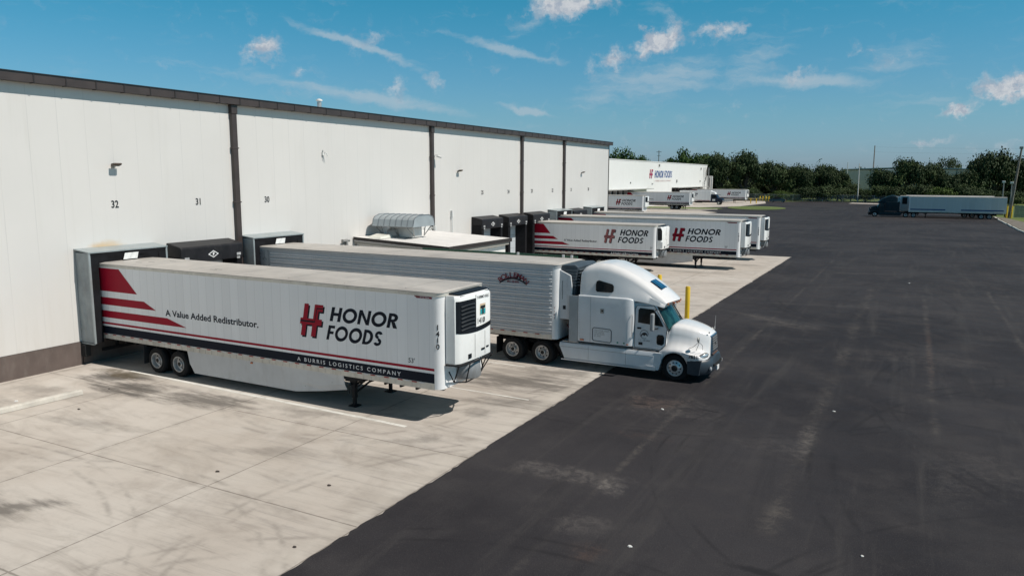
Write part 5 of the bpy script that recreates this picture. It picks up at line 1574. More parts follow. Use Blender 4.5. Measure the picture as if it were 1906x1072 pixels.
# sleeper side details
mb = MB(); mb.box(1.515, 1.527, -1.2485, -1.2445, 1.18, 2.96); mb.build('panel_seam', mat('panel_seam_grey', (.30, .31, .32), .5), TR)
mb = MB()
for k in range(16):
    mb.lathe([(0, -.004), (.008, -.003), (.008, 0)], 'y', 6, (1.06, -1.240, 1.25 + k * .112))
mb.build('rivet_row', GREY, TR)
mb = MB(); mb.tube([(3.20, -1.20, 1.55), (3.23, -1.24, 1.6), (3.23, -1.24, 2.35), (3.20, -1.20, 2.4)], .016, 8); mb.build('grab_handle', STEEL, TR)
mb = MB(); mb.tube([(.80, -.6, 2.0), (.55, -.5, 1.5), (.35, -.35, 1.25), (.10, -.3, 1.6)], .022, 8); mb.build('red_air_hose', mat('red_hose', (.3, .02, .02), .5), TR)
mb = MB(); mb.tube([(.80, -.4, 2.0), (.5, -.3, 1.4), (.3, -.2, 1.2), (.10, -.1, 1.6)], .022, 8); mb.build('blue_air_hose', mat('blue_hose', (.02, .06, .3), .5), TR)
mb = MB()
rr_ = [(1.62, 1.30), (1.68, 1.24), (2.34, 1.22), (2.40, 1.28), (2.40, 1.68), (2.34, 1.74), (1.68, 1.76), (1.62, 1.70)]
for a, b in zip(rr_, rr_[1:] + rr_[:1]):
    mb.beam((a[0], -1.25, a[1]), (b[0], -1.25, b[1]), .022, .022)
mb.build('locker_seal', mat('seal_dark', (.05, .05, .05)), TR)
mb = MB()
for k, s_ in enumerate(('TRACTOR SALES', '105 LEEPER', 'OF EUROPE', 'SP 3044')):
    text_mb(s_, size=.085, at=(1.68, 1.63 - k * .075), y=-1.2475, mb=mb, shear=.2)
mb.build('locker_lettering', GREY, TR, fix=False)
mb = MB(); mb.box(1.93, 2.08, -1.262, -1.246, 2.35, 2.53); lt = mb.build('locker_latch', GREY, TR, bevel=.01)
MB().box(1.98, 2.05, -1.268, -1.262, 2.42, 2.48).build('latch_slot', HOLE, lt)
mb = MB(); mb.box(1.10, 1.26, -1.28, -1.245, 1.20, 1.26); mb.box(3.02, 3.10, -1.27, -1.245, 1.20, 1.24); mb.build('side_marker_lamp', AMB, TR, bevel=.01)
mb = MB()
for xx in (2.66, 2.92):
    mb.lathe([(0, -.004), (.035, -.004), (.035, 0)], 'y', 12, (xx, -1.247, 1.26))
mb.build('round_sticker', mat('green_sticker', (0.03, 0.25, 0.17), 0.5), TR)
mb = MB()
for q_ in strip(arc(3.68, 1.66, .17, .17, 0, 300, 22), arc(3.68, 1.66, .155, .155, 0, 300, 22)):
    mb.flat(q_, -1.1125)
mb.flat([(3.54, 1.60), (3.60, 1.70), (3.68, 1.74), (3.76, 1.72), (3.83, 1.62), (3.80, 1.60), (3.74, 1.66), (3.68, 1.60), (3.62, 1.65), (3.57, 1.57)], -1.1125)
text_mb('T.C. - 555-2000', size=.07, align='CENTER', at=(3.68, 1.40), y=-1.1125, mb=mb)
mb.flat([(3.46, 1.24), (3.62, 1.24), (3.62, 1.35), (3.46, 1.35)], -1.1125)
mb.build('door_crest', BLK, TR, fix=False)

# ------------------------------------------------------------------ second warehouse
X2 = -34.0
W2 = mk_wall('far_wall_panel', (0.80, 0.80, 0.775), 2.4, 0, False)
DARKIN = mat('dock_interior', (0.015, 0.017, 0.02), 0.8)
b2 = thing('far_warehouse', 'second white warehouse beyond, with a red and blue sign and two rows of docks', 'warehouse', (X2, 190, 0))


def b2p(mb, name, m, **k):
    mb.v = [(a - X2, b - 190, c) for a, b, c in mb.v]
    return mb.build(name, m, b2, **k)


mb = MB()
mb.box(-110, X2, 95, 262, 4.75, 11.75); mb.box(-110, X2, 186, 220, 0, 4.75); mb.box(-110, X2, 95, 112, 0, 4.75); mb.box(-110, X2, 257, 262, 0, 4.75)
mb.box(-110, X2 - 1.2, 112, 186, 0, 4.75); mb.box(-110, X2 - 1.2, 220, 257, 0, 4.75)
b2p(mb, 'wall', W2)
mb = MB(); mb.box(-110.2, X2 + .08, 94.9, 262.2, 11.75, 11.95); b2p(mb, 'roof', mat('white_roof', (.7, .7, .68)))
for a, c in ((112, 196.5), (220, 257)):
    mb = MB(); mb.box(X2 + .01, X2 + 2.0, a, c, 4.62, 4.80); b2p(mb, 'awning', mat('awning_grey', (0.40, 0.40, 0.38), 0.6, dirt=.3))
mb = MB(); mb.box(X2 - 1.19, X2 - 1.1, 112, 186, 1.2, 4.6); mb.box(X2 - 1.19, X2 - 1.1, 220, 257, 1.2, 4.6); b2p(mb, 'dock_recess', DARKIN)
for k in range(20):
    yc = 114 + k * 3.75
    if yc < 186:
        mb = MB(); mb.box(X2 - 1.0, X2 - .2, yc - .16, yc + .16, 0.9, 4.6); mb.prism([(yc - .5, 4.6), (yc + .5, 4.6), (yc + .16, 4.1), (yc - .16, 4.1)], 'x', X2 - .98, X2 - .22); b2p(mb, 'dock_divider', mat('pale_divider', (0.34, 0.35, 0.36), 0.6))
for k in range(10):
    yc = 222 + k * 3.75
    mb = MB(); mb.box(X2 - 1.0, X2 - .5, yc - .1, yc + .1, 0.9, 4.6); b2p(mb, 'dock_divider', mat('dark_divider', (0.12, 0.10, 0.10), 0.6))
mb = MB(); emblem(mb, 0, 0, 2.35, 3.0, 0); mb.v = [(X2 + .03 - y_, 198.3 + x_, 7.45 + z_) for x_, y_, z_ in mb.v]; b2p(mb, 'sign_emblem', [mat('sign_red', (.45, .03, .04), .5), mat('sign_blue', (.02, .07, .25), .5)], fix=False)
mb = MB(); word(mb, 'HONOR', 203.0, 7.55, 1.95, 8.1, .2, .12); word(mb, 'FOODS', 212.0, 7.6, 1.95, 7.6, .2, .12); mb.v = [(X2 + .03, x_, z_) for x_, y_, z_ in mb.v]; b2p(mb, 'sign_lettering', mat('sign_blue'), fix=False)
mb = text_mb('A BURRIS LOGISTICS COMPANY', size=.7, at=(203.2, 6.5), y=X2 + .03, sx=1.55, plane='yz'); b2p(mb, 'sign_subtitle', mat('sign_faint', (.62, .45, .43), .6), fix=False)
mb = MB(); mb.box(X2, X2 + .3, 206.6, 207.0, 10.6, 11.3); mb.box(X2, X2 + .25, 253, 253.4, 10.2, 10.9); mb.box(X2, X2 + .2, 183, 183.3, 6.1, 6.5); mb.box(X2, X2 + .2, 200.6, 201.6, 5.9, 6.1); mb.box(X2, X2 + .2, 224.5, 225.2, 6.2, 7.0); mb.box(X2, X2 + .2, 252.4, 252.8, 6.2, 6.8)
b2p(mb, 'wall_fixture', GREY)
mb = MB(); rdm = random.Random(2)
for k in range(16):
    y0 = 256.2 + rdm.random() * 5.6; z1 = rdm.uniform(6, 11.5); mb.flat([(y0, z1 - rdm.uniform(1, 6)), (y0 + .12, z1 - rdm.uniform(1, 4)), (y0 + rdm.uniform(.3, .7), z1), (y0 + .05, z1)], X2 + .01 + k * .002, 'x')
b2p(mb, 'dark_drip_stain', mat('drip_stain', (0.14, 0.135, 0.12), 0.8, vary=.3), fix=False)
tw = thing('stair_block', 'grey stained block with a dark window at the far corner of the second warehouse', 'building', (-36, 268, 0))
mb = MB(); mb.box(-4, 1.6, -6, 3, 0, 8.3); mb.build('wall', mat('stained_grey_wall', (0.33, 0.33, 0.32), 0.8, vary=.25, dirt=.6, scale=.4), tw)
mb = MB(); mb.box(1.60, 1.66, -2.2, -.2, 4.4, 7.6); mb.build('window', DARKIN, tw)
mb = MB(); mb.box(1.6, 1.9, 2.2, 3.1, 0, 8.2); mb.build('corner_post', WHITEP, tw)
t = thing('metal_mast', 'leaning grey ladder mast against the right end of the second warehouse', 'mast', (-32.6, 258.5, 0))
mb = MB()
for s_ in (-.35, .35):
    mb.beam((0, s_, 0), (-.2, s_ + .9, 11), .14)
for k in range(14):
    mb.beam((-.015 * k, -.35 + .065 * k, .8 * k), (-.015 * k, .35 + .065 * k, .8 * k), .1)
mb.build('lattice', GREY, t)

far = dict(full)
Tg = 'livery trailers parked at the second warehouse'
trailer('livery trailer nearest the dark warehouse corner, in front of the others beyond', (-34.1, 144.7, 0), L=16.6, live=dict(far), detail=False, skirt=True, group=Tg)
trailer('livery trailer with black rear wheels showing, second one at the far warehouse', (-35.0, 183.1, 0), L=16.6, live=dict(far, tag=(4.2, 2.3, .29, .97)), detail=False, skirt=False, axles=(12.2, 13.4), legs=14.9, group=Tg)
trailer('farthest livery trailer, under the big oak behind the blue box truck', (-32.8, 239.6, 0), L=16.6, live=dict(far), detail=False, skirt=True, group=Tg)

# box truck
bt = thing('box_truck', 'dark blue box truck with a white livery box, parked before the farthest trailer', 'box truck', (-31.3, 220.2, 0))
MB().box(0, 9.0, -1.27, 1.27, 1.1, 3.95).build('cargo_box', SIDEW, bt)
mb = MB(); emblem(mb, 1.6, 2.4, .9, .8, -1.29); mb.build('emblem', [RED, NAVY], bt, fix=False)
mb = MB(); word(mb, 'HONOR', 2.9, 2.85, .4, 2.4, .27, y=-1.29); word(mb, 'FOODS', 2.8, 2.35, .4, 2.1, .27, y=-1.29); mb.build('company_name', NAVY, bt, fix=False)
mb = MB(); mb.flat([(.1, 1.3), (3.2, 1.3), (.1, 2.1)], -1.285); mb.flat([(.1, 1.15), (8.9, 1.15), (8.9, 1.25), (.1, 1.25)], -1.285); mb.build('red_stripes', RED, bt, fix=False)
CBL = mat('dark_blue_paint', (0.006, 0.014, 0.035), 0.4, spec=.3)
mb = MB(); mb.prism([(9.1, .7), (10.5, .75), (12.4, .75), (12.5, 1.3), (12.2, 1.75), (11.1, 1.95), (10.6, 2.75), (10.3, 2.9), (9.1, 2.9)], 'y', -1.15, 1.15); cbo = mb.build('cab', CBL, bt, bevel=.1)
mb = MB(); mb.prism([(9.5, 1.95), (10.75, 1.95), (10.45, 2.65), (9.5, 2.65)], 'y', -1.17, -1.14); mb.build('window', GLASS, cbo)
mb = MB(); mb.box(9.5, 10.3, -1.19, -1.155, 1.1, 1.6); mb.build('door_sign', WT, cbo)
mb = MB(); mb.box(12.3, 12.55, -1.1, -.7, 1.0, 1.35); mb.box(12.3, 12.55, .7, 1.1, 1.0, 1.35); mb.build('headlight', CHROME, cbo)
mb = MB(); mb.prism([(8.9, 2.95), (10.3, 2.95), (10.1, 3.5), (9.0, 3.85)], 'y', -1.0, 1.0); mb.build('wind_deflector', WPOST, bt, bevel=.08)
mb = MB(); mb.box(.2, 12, -.5, .5, .6, 1.0); mb.box(4.6, 6.6, -1.1, -.7, .5, 1.0); mb.build('frame', BLACKM, bt)
for xx, du in ((2.2, True), (11.3, False)):
    for s_ in (-1, 1):
        wheel(bt, xx, s_, 'disc', du, 1.2)

# dark rig on the right
DT = mat('dark_teal_paint', (0.006, 0.018, 0.026), 0.45, vary=.15, spec=.25)
tractor('dark teal tractor unit facing left on the far side of the yard', (27.4, 169.6, 0), PI, DT, DT, BLACKM, dark=True)
r1 = trailer('grey panelled trailer with two blue stripes behind the dark teal tractor', (44.6, 169.6, 0), L=16.2, kind='plate', unit=False, skirt=False, legs=13.2, detail=False, rz=PI, axles=(2.6, 3.9), group='grey trailers on the right of the yard')
mb = MB(); BLU = mat('blue_stripe', (0.015, 0.06, 0.20), .4)
mb.box(.4, 7.3, 1.322, 1.328, 1.52, 1.74); mb.box(9.9, 15.9, 1.322, 1.328, 1.52, 1.74); mb.build('blue_stripes', BLU, r1)
r2 = trailer('grey trailer parked just behind the one with blue stripes, its black side grille showing', (42.9, 173.8, 0), L=16.2, kind='plate', unit=True, old=True, skirt=False, legs=13.2, detail=False, rz=PI, group='grey trailers on the right of the yard')
mb = MB(); mb.box(14.85, 15.75, 1.322, 1.34, 2.5, 3.85); mb.build('side_grille', GRB, r2)
trailer('third grey trailer, only its roof showing beyond the other two', (43.3, 179.6, 0), L=15.6, kind='plate', unit=False, skirt=False, legs=13.2, detail=False, rz=PI, group='grey trailers on the right of the yard')

# dark car at the far end
car = thing('parked_car', 'black car parked by the bushes at the far end of the yard', 'car', (-9.2, 253.5, 0))
prof = [(-2.55, .35), (-2.55, .85), (-2.3, .98), (-1.5, 1.05), (-.8, 1.48), (.6, 1.52), (1.5, 1.08), (2.3, .92), (2.55, .7), (2.55, .35)]
cbk = mat('black_car_paint', (0.01, 0.01, 0.014), .2, coat=.6)
secs = []
for y, k in ((-.9, .0), (-.86, .05), (.86, .05), (.9, 0)):
    secs.append([(x, y * (1 - .18 * max(0, (z - .95) / .6)), z + k) for x, z in prof])
MB().loft(secs).build('body', cbk, car, smooth=30)
mb = MB(); mb.prism([(-1.3, 1.06), (1.25, 1.1), (.5, 1.42), (-.75, 1.42)], 'y', -.87, -.80); mb.build('side_window', GLASS, car)
for x in (-1.6, 1.6):
    for s_ in (-1, 1):
        o = wheel(car, x, s_, 'disc', False, .9, .34); o.scale = (.68, .8, .68); o.location = (x, s_ * .9, .34)
mb = MB(); mb.box(-2.58, -2.5, -.85, -.5, .68, .85); mb.box(2.45, 2.57, -.85, -.5, .62, .8); mb.build('lamp', AMB, car)

# yellow posts and gates
for i, (x, y, lb) in enumerate([(-16.3, 263, 'far yellow bollard leftmost of the four by the black car'), (-15.4, 263, 'far yellow bollard second of the four by the black car'), (-14.4, 263, 'far yellow bollard third of the four by the black car'), (-13.5, 263, 'far yellow bollard nearest the black car')]):
    bollard(x, y, 1.65, lb, .16, 'four yellow bollards by the black car')
gt = thing('barrier', 'yellow post barrier with a rail left of the grass island', 'barrier', (-13.4, 236, 0))
mb = MB(); mb.box(-1.6, -.0, -.06, .06, 1.25, 1.45); mb.build('rail', mat('yellow_faded', (.5, .36, .12), .6), gt)
for x in (-.85, .75):
    mb = MB(); mb.tube([(x, 0, 0), (x, 0, 1.55)], .14, 12); mb.build('post', YEL, gt)
gt = thing('swing_gate', 'low pipe gate beside the farthest trailer nose', 'gate', (-18.5, 250, 0))
mb = MB(); mb.beam((0, 0, 1.2), (5, 2, 1.1), .12); mb.beam((0, 0, .5), (5, 2, .5), .1); mb.tube([(0, 0, 0), (0, 0, 1.4)], .1); mb.build('gate_pipe', mat('gate_tan', (.4, .33, .22), .6), gt)

# fences
m_, g_, b_ = newmat('chain_link')
co = g_.pos(); x_, y_, z_ = g_.xyz(co)
u1 = g_.m('ADD', g_.m('ADD', x_, y_), z_); u2 = g_.m('SUBTRACT', g_.m('ADD', x_, y_), z_)
k1 = g_.m('LESS_THAN', g_.m('FRACT', g_.m('MULTIPLY', u1, 9)), .14); k2 = g_.m('LESS_THAN', g_.m('FRACT', g_.m('MULTIPLY', u2, 9)), .14)
g_.put(b_.inputs['Alpha'], g_.m('MAXIMUM', k1, k2)); g_.put(b_.inputs['Base Color'], (.3, .31, .31)); b_.inputs['Metallic'].default_value = .4
LINK = m_


def chain_fence(x0, y0, x1, y1, label, h=2.2):
    t = thing('chain_link_fence', label, 'fence', (x0, y0, 0))
    d = Vector((x1 - x0, y1 - y0, 0)); L = d.length; n_ = int(L / 3)
    mb = MB(); mb.add([(0, 0, .05), (d.x, d.y, .05), (d.x, d.y, h), (0, 0, h)], [(0, 1, 2, 3)]); mb.build('mesh_fabric', LINK, t, fix=False)
    mb = MB()
    for k in range(n_ + 1):
        p_ = d * (k / n_); mb.tube([(p_.x, p_.y, 0), (p_.x, p_.y, h + .1)], .045, 8)
    mb.build('fence_posts', GALV, t)
    mb = MB(); mb.tube([(0, 0, h), (d.x, d.y, h)], .035, 6); mb.build('top_rail', GALV, t)
    return t


chain_fence(-22, 268.5, 24, 268.5, 'chain link fence along the trees at the far end of the yard')
gf = thing('board_fence', 'weathered grey green board fence at the right edge behind the pole', 'fence', (46.9, 179, 0))
mb = MB()
for k in range(70):
    mb.box(k * .22, k * .22 + .20, 0, .03, .05, 2.35 + .05 * (k % 3))
mb.build('boards', mat('grey_green_boards', (0.24, 0.29, 0.25), .8, vary=.2, scale=3, dirt=.3), gf)
mb = MB()
for zz in (.5, 1.9):
    mb.box(0, 15.4, .03, .10, zz, zz + .09)
mb.build('fence_rail', mat('fence_rail', (.2, .2, .18), .8), gf)

# poles
WOOD = mat('weathered_pole', (0.20, 0.175, 0.15), .85, vary=.2)


def pole(name, label, x, y, h, r, m, cat='pole', arm=None, lean=0.0, wires=False, group=None):
    t = thing(name, label, cat, (x, y, 0), group=group)
    mb = MB(); mb.tube([(0, 0, 0), (lean * .5, 0, h * .5), (lean, 0, h)], [r * 1.25, r, r * .75], 12); mb.build('shaft', m, t, smooth=40)
    if arm == 'lamp':
        mb = MB(); mb.tube([(lean, 0, h), (lean + .3, 0, h + .9), (lean + 1.3, 0, h + 1.6)], .07, 8); mb.build('arm', m, t)
        mb = MB(); mb.prism([(lean + .9, h + 1.5), (lean + 2.2, h + 1.95), (lean + 2.1, h + 2.2), (lean + 1.0, h + 1.8)], 'y', -.25, .25); mb.build('lamp_head', WHITEP, t, bevel=.04)
    if arm == 'flood':
        mb = MB(); mb.box(lean - .35, lean + .25, -.3, .3, h - .1, h + .35); mb.build('lamp_head', WHITEP if h < 8 else GREY, t, bevel=.05)
    if arm == 'cross':
        mb = MB(); mb.box(lean - 1.1, lean + 1.1, -.07, .07, h - .8, h - .62); mb.box(lean - .7, lean + .7, -.07, .07, h - 2.4, h - 2.25); mb.build('crossarm', WOOD, t)
        mb = MB()
        for k in (-1, -.4, .4, 1):
            mb.lathe([(0, 0), (.06, 0), (.08, .12), (0, .2)], 'z', 8, (lean + k, 0, h - .62))
        mb.build('insulator', GREY, t)
    return t


up = pole('utility_pole', 'tall leaning wooden utility pole with a yellow painted foot at the right edge', 45.9, 177, 13.4, .22, WOOD, 'utility pole', 'flood', 1.0)
mb = MB(); mb.tube([(-.45, -.3, 0), (-.45, -.3, 2.35)], .17, 12); mb.tube([(.35, -.1, 0), (.38, -.1, 2.35)], .17, 12); mb.build('yellow_guard', YEL, up)
mb = MB(); mb.tube([(.1, -.28, 0), (.6, -.25, 6.5)], .05, 8); mb.build('cable_conduit', GREY, up)
pole('light_pole', 'slim white light pole standing before the trees left of the dark truck', 13.0, 269.5, 12.3, .15, mat('white_pole', (.66, .65, .6), .5), 'light pole', None, -.2)
pole('light_pole', 'slim white light pole in front of the grey building gable', 7.2, 299, 13.4, .13, mat('white_pole', (.66, .65, .6)), 'light pole')
pole('utility_pole', 'tall dark utility pole rising behind the grey building', 13.2, 350, 21.0, .24, WOOD, 'utility pole', None)
pole('light_pole', 'white street lamp with an upswept arm above the distant trees', -3.6, 300, 12.6, .12, mat('white_pole', (.66, .65, .6)), 'light pole', 'lamp')
pole('utility_pole', 'utility pole with small crossarms behind the second warehouse roof', -72.0, 330, 19.5, .2, WOOD, 'utility pole', 'cross')
pole('light_pole', 'short lamp post left of the leaning utility pole', 46.5, 200, 6.8, .12, GREY, 'light pole', 'flood')
pole('light_pole', 'short lamp post just beside the leaning utility pole', 48.3, 203, 6.6, .12, GREY, 'light pole', 'flood')
pole('utility_pole', 'thin pole among the trees behind the black car', -24.0, 310, 13.5, .14, WOOD, 'utility pole', 'cross')

# distant wires
WIRE = mat('wire', (.12, .13, .14), .6)
for i, (z0, z1, lb) in enumerate([(18.6, 14.0, 'upper thin power line crossing the sky at the far end'), (16.6, 12.0, 'lower thin power line crossing the sky at the far end')]):
    mb = MB(); pts = []
    for k in range(21):
        tt = k / 20; pts.append((13.2 + 140 * tt, 350, z0 + 1.8 - 6 * tt * (1 - tt)))
    mb.tube(pts, .015, 4)
    tag(mb.build('power_line', WIRE), lb, 'power line')

# far grey building
fb = thing('grey_building', 'low grey metal building with a white roof edge behind the trees', 'building', (4, 320, 0))
mb = MB(); mb.box(0, 42, 0, 30, 0, 10.8); mb.build('wall', mat('corrugated_grey', (0.80, 0.61, 0.53), .6, vary=.06), fb)
mb = MB(); mb.prism([(-.6, 10.8), (20, 11.5), (42.6, 10.9), (42.6, 11.15), (20, 11.8), (-.6, 11.05)], 'y', -.8, 30.5); mb.build('roof', mat('white_metal_roof', (.62, .62, .6), .5), fb)
mb = MB()
for k in (9.8, 28.0, 38.0):
    mb.box(k - .2, k + .2, -.1, 0.0, 0, 10.8)
mb.build('downspout', GREY, fb)
fb2 = thing('low_building', 'pale low building beyond the field at the far right', 'building', (60, 330, 0))
mb = MB(); mb.box(0, 40, 0, 15, 0, 3.4); mb.build('wall', mat('pale_wall', (.5, .48, .44), .7), fb2)
mb = MB(); mb.prism([(-.5, 3.4), (20, 4.6), (40.5, 3.4)], 'y', -.5, 15.5); mb.build('roof', mat('pale_roof', (.42, .42, .41), .7), fb2)

# ------------------------------------------------------------------ trees


def mk_leaf(name, c1, c2, c3):
    m, g, b = newmat(name)
    co = g.coord()
    n1 = g.noise(co, 0.35, 3, .6); n2 = g.noise(co, 3.0, 2, .5)
    oi = g.n('ShaderNodeObjectInfo')
    base = g.mix(g.step(n1, .38, .62), c1, c2)
    base = g.mix(g.m('MULTIPLY', g.step(n2, .5, .75), .7), base, c3)
    base = g.mix(g.m('MULTIPLY', oi.outputs['Random'], .35), base, tuple(k * .6 for k in c1))
    g.put(b.inputs['Base Color'], base)
    b.inputs['Roughness'].default_value = .7
    b.inputs['Specular IOR Level'].default_value = .25
    return m


LEAF_OAK = mk_leaf('oak_leaves', (0.030, 0.052, 0.018), (0.055, 0.088, 0.026), (0.095, 0.125, 0.045))
LEAF_GRN = mk_leaf('green_leaves', (0.03, 0.07, 0.014), (0.05, 0.11, 0.022), (0.09, 0.15, 0.03))
LEAF_BSH = mk_leaf('bush_leaves', (0.05, 0.09, 0.015), (0.09, 0.14, 0.025), (0.14, 0.17, 0.04))
BARK = mat('bark', (0.11, 0.095, 0.08), .9, vary=.3, scale=2)


def crown_proto(key, seed, nl, nq, flat=.6, leaf=.034, gap=0.0, low=.25):
    """unit crown: radius ~1 horizontally, height 0..1 above the crown base; leaf clumps spread over lobes"""
    rd = random.Random(seed)
    lobes = []
    for i in range(nl):
        a = rd.uniform(0, 2 * PI); rr = rd.uniform(0.1, .72) ** .8; z = low + (rd.uniform(0, 1) ** .7) * (.80 - low) * math.sqrt(max(.1, 1 - (rr / .85) ** 2))
        s_ = rd.uniform(.20, .42)
        lobes.append((rr * math.cos(a), rr * math.sin(a), z, s_, s_ * rd.uniform(.45, .75)))
    mb = MB(); vs = []; fs = []
    for q_ in range(nq):
        l = rd.choice(lobes)
        d = Vector((rd.gauss(0, 1), rd.gauss(0, 1), rd.gauss(0, 1))).normalized()
        r_ = rd.random() ** .4 * 1.0 * (1 + .22 * rd.gauss(0, .5))
        p_ = Vector((l[0] + d.x * l[3] * r_, l[1] + d.y * l[3] * r_, l[2] + d.z * l[4] * r_))
        if p_.z < 0.02:
            continue
        n_ = (d + Vector((rd.gauss(0, .7), rd.gauss(0, .7), rd.gauss(.5, .7)))).normalized()
        up = Vector((0, 0, 1)) if abs(n_.z) < .9 else Vector((1, 0, 0))
        a_ = n_.cross(up).normalized(); b__ = n_.cross(a_)
        an = rd.uniform(0, PI); ca, sa = math.cos(an), math.sin(an)
        u_ = (a_ * ca + b__ * sa) * leaf * rd.uniform(.6, 1.5); v_ = (b__ * ca - a_ * sa) * leaf * rd.uniform(.5, 1.1)
        o = len(vs)
        vs += [tuple(p_ - u_), tuple(p_ - v_ * .8 + u_ * .1), tuple(p_ + u_), tuple(p_ + v_)]
        fs.append((o, o + 1, o + 2, o + 3))
    mb.add(vs, fs)
    return mb, lobes


protos = {}
for k in range(5):
    protos['oak%d' % k] = crown_proto('oak', 10 + k, 34, 9000, leaf=.034)
for k in range(2):
    protos['green%d' % k] = crown_proto('green', 40 + k, 22, 5200, leaf=.036, low=.3)
protos['thin'] = crown_proto('thin', 77, 13, 1500, leaf=.035, low=.35)


def tree(x, y, h, w_, kind, label, name='oak_tree', cat='tree', base=.16, group='trees at the far end of the yard', rz=None, leaf=None):
    t = thing(name, label, cat, (x, y, -.02), rz if rz is not None else random.uniform(0, 6), group)
    mb, lobes = protos[kind]
    lm = leaf or (LEAF_GRN if kind.startswith('green') else LEAF_OAK)
    key = kind + lm.name
    if key not in _cache:
        _cache[key] = mb.mesh(key, lm, None, False)
    c = place('crown', _cache[key], t, (0, 0, h * base))
    c.scale = (w_ / 2, w_ / 2, h * (1 - base) / .95)
    mt = MB(); zb = h * base
    sc = Vector((w_ / 2, w_ / 2, h * (1 - base)))
    tp = (0, 0, zb + sc.z * .35)
    mt.tube([(0, 0, 0), (.1, .05, zb), tp], [h * .034, h * .024, h * .014], 8)
    for l in lobes[:9]:
        mt.tube([(0.05, .03, zb * .9), (l[0] * sc.x * .5, l[1] * sc.y * .5, zb + l[2] * sc.z * .45), (l[0] * sc.x * .95, l[1] * sc.y * .95, zb + l[2] * sc.z * .9)], [h * .016, h * .010, h * .004], 6)
    mt.build('trunk', BARK, t)
    return t


T_ = [  # x, y, h, w, kind, label
    (-41, 281, 15.2, 13, 'oak0', 'big dark oak overhanging the far corner of the second warehouse', 1),
    (-33, 279, 17.0, 15, 'oak1', 'tallest dark oak behind the farthest livery trailer', 2),
    (-24.5, 279, 17.8, 15, 'oak2', 'broad dark oak right of the tallest oak', 3),
    (-15, 281, 14.6, 14, 'oak3', 'dark oak behind the four yellow bollards', 4),
    (-6.5, 280, 12.6, 11, 'oak4', 'rounded oak behind the black car', 5),
    (1.0, 284, 13.4, 10, 'oak0', 'oak right of the black car with an even crown', 2.5),
    (6.0, 281, 11.0, 9, 'oak1', 'lower oak just left of the grey building gable', 0.6),
    (10.2, 280, 6.2, 8, 'oak2', 'small dark tree at the foot of the slim white pole', 1.1),
    (19.5, 276, 11.8, 10, 'oak3', 'dark oak directly right of the grey gable', 4.4),
    (26.5, 276, 15.2, 12, 'oak4', 'dark oak above the nose of the dark teal tractor', 5.2),
    (33.5, 279, 13.4, 10, 'oak0', 'oak above the front of the grey trailers', 3.3),
    (38.0, 274, 9.6, 9, 'oak1', 'low spreading oak above the middle of the grey trailers', 2.9),
    (43.0, 276, 10.6, 11, 'oak2', 'dark low oak above the rear half of the grey trailers', .3),
    (50.5, 281, 17.8, 15, 'oak3', 'tall spreading oak near the right edge', 1.9),
    (58.0, 283, 15.6, 13, 'oak4', 'oak just left of the leaning utility pole', 2.2),
    (66.5, 284, 16.6, 14, 'oak0', 'oak at the extreme right behind the leaning pole', 6.0),
    (-46, 300, 18.6, 17, 'green0', 'bright green tree above the right end of the second warehouse roof', .4),
    (-54.5, 301, 19.4, 14, 'green1', 'bright green tree with two crowns above the second warehouse sign', 1.4),
    (-60.5, 302, 15.8, 5.5, 'green0', 'small round bright green tree top above the second warehouse', 2.4),
    (-78.5, 300, 20.2, 17, 'green1', 'bright green tree beside the near warehouse corner', 3.4),
    (-70, 301, 18.2, 10, 'green0', 'smaller green tree next to the one by the warehouse corner', 4.4),
]
for x, y, h, w_, k, lb, rz in T_:
    tree(x, y, h, w_, k, lb, 'oak_tree' if k.startswith('oak') else 'broadleaf_tree', rz=rz)
for i, (x, y, h, w_) in enumerate([(40.0, 345, 18.0, 10), (34.0, 352, 15.8, 7)]):
    tree(x, y, h, w_, 'thin', ['open airy tree rising behind the grey building roof', 'thin airy tree left of the other one behind the grey roof'][i], 'airy_tree', base=.35)
rr = random.Random(9)
names = ['left of', 'behind', 'right of']
back = [(-22, 320, 14.5), (-12, 322, 13.8), (-2, 325, 13.2), (-30, 318, 15), (5, 375, 12.6), (26, 380, 15.6), (52, 372, 16.0), (70, 300, 14), (62, 310, 13.2), (75, 290, 13)]
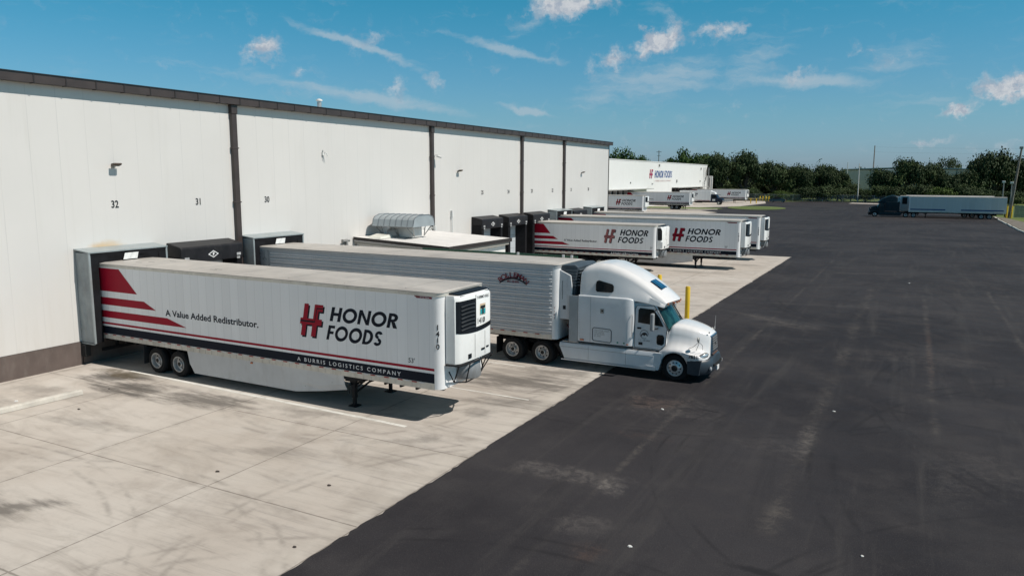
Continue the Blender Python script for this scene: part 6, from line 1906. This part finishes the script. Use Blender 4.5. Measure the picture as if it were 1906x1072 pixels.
bl = ['far tree peeping between the two broad oaks', 'far tree peeping above the four yellow bollards', 'far tree peeping above the black car', 'far tree hidden behind the tallest oak', 'far tree top just left over the grey roof', 'far tree top over the middle of the grey gable', 'far tree top over the right part of the grey gable',
      'far tree beyond the right frame edge', 'far tree behind the oak at the extreme right', 'far tree closest to the right frame edge']
for (x, y, h), lb in zip(back, bl):
    tree(x, y, h, 15, 'oak%d' % rr.randrange(5), lb, 'oak_tree', base=.1)
for i, (x, lb) in enumerate([(-38, 'dark thicket behind the oak at the warehouse corner'), (-29, 'dark thicket behind the tallest oak trunk'), (-20, 'dark thicket behind the yellow barrier'), (-11, 'dark thicket behind the bright bushes'), (-1, 'dark thicket behind the rounded oak trunk'), (46, 'dark thicket behind the rear of the grey trailers'), (58, 'dark thicket under the oak by the leaning pole')]):
    tree(x, 291, 7.5, 15, 'oak%d' % (i % 5), lb, 'bush', 'bush', base=.0, group='bushes along the tree line')
# undergrowth at the tree feet
sb = ['low bush under the big oak at the warehouse corner', 'bush under the tallest oak', 'bright bush behind the black car', 'bright bush right of the black car', 'dark bush under the rounded oak', 'dark bush in the middle of the tree line', 'dark bush left of the slim white pole',
      'dark bush right of the slim white pole', 'bush above the dark tractor bonnet', 'bush above the dark tractor cab', 'bush above the first grey trailer roof', 'bright bush above the middle of the grey trailers', 'bush above the rear of the grey trailers', 'bush left of the short lamp posts', 'bush right of the short lamp posts', 'bush at the far right edge']
for i, lb in enumerate(sb):
    x = [-30, -22, -11.5, -6.5, -1.5, 3.5, 8.5, 15.2, 20.5, 26, 31.5, 36, 42, 47.5, 54, 61][i]
    y = [273, 272, 270.5, 271, 272, 272.5, 272, 272, 272, 271, 270, 268, 270, 268, 262, 255][i]
    h = [5, 4.5, 3.6, 3.0, 5.5, 6, 4.6, 4.2, 6, 6, 6.4, 5.2, 6.2, 5.4, 4.6, 4.5][i]
    br = i in (2, 3, 11)
    tree(x, y, h, h * 2.1, 'oak%d' % (i % 5), lb, 'bush', 'bush', base=.0, group='bushes along the tree line', leaf=LEAF_BSH if br else None)
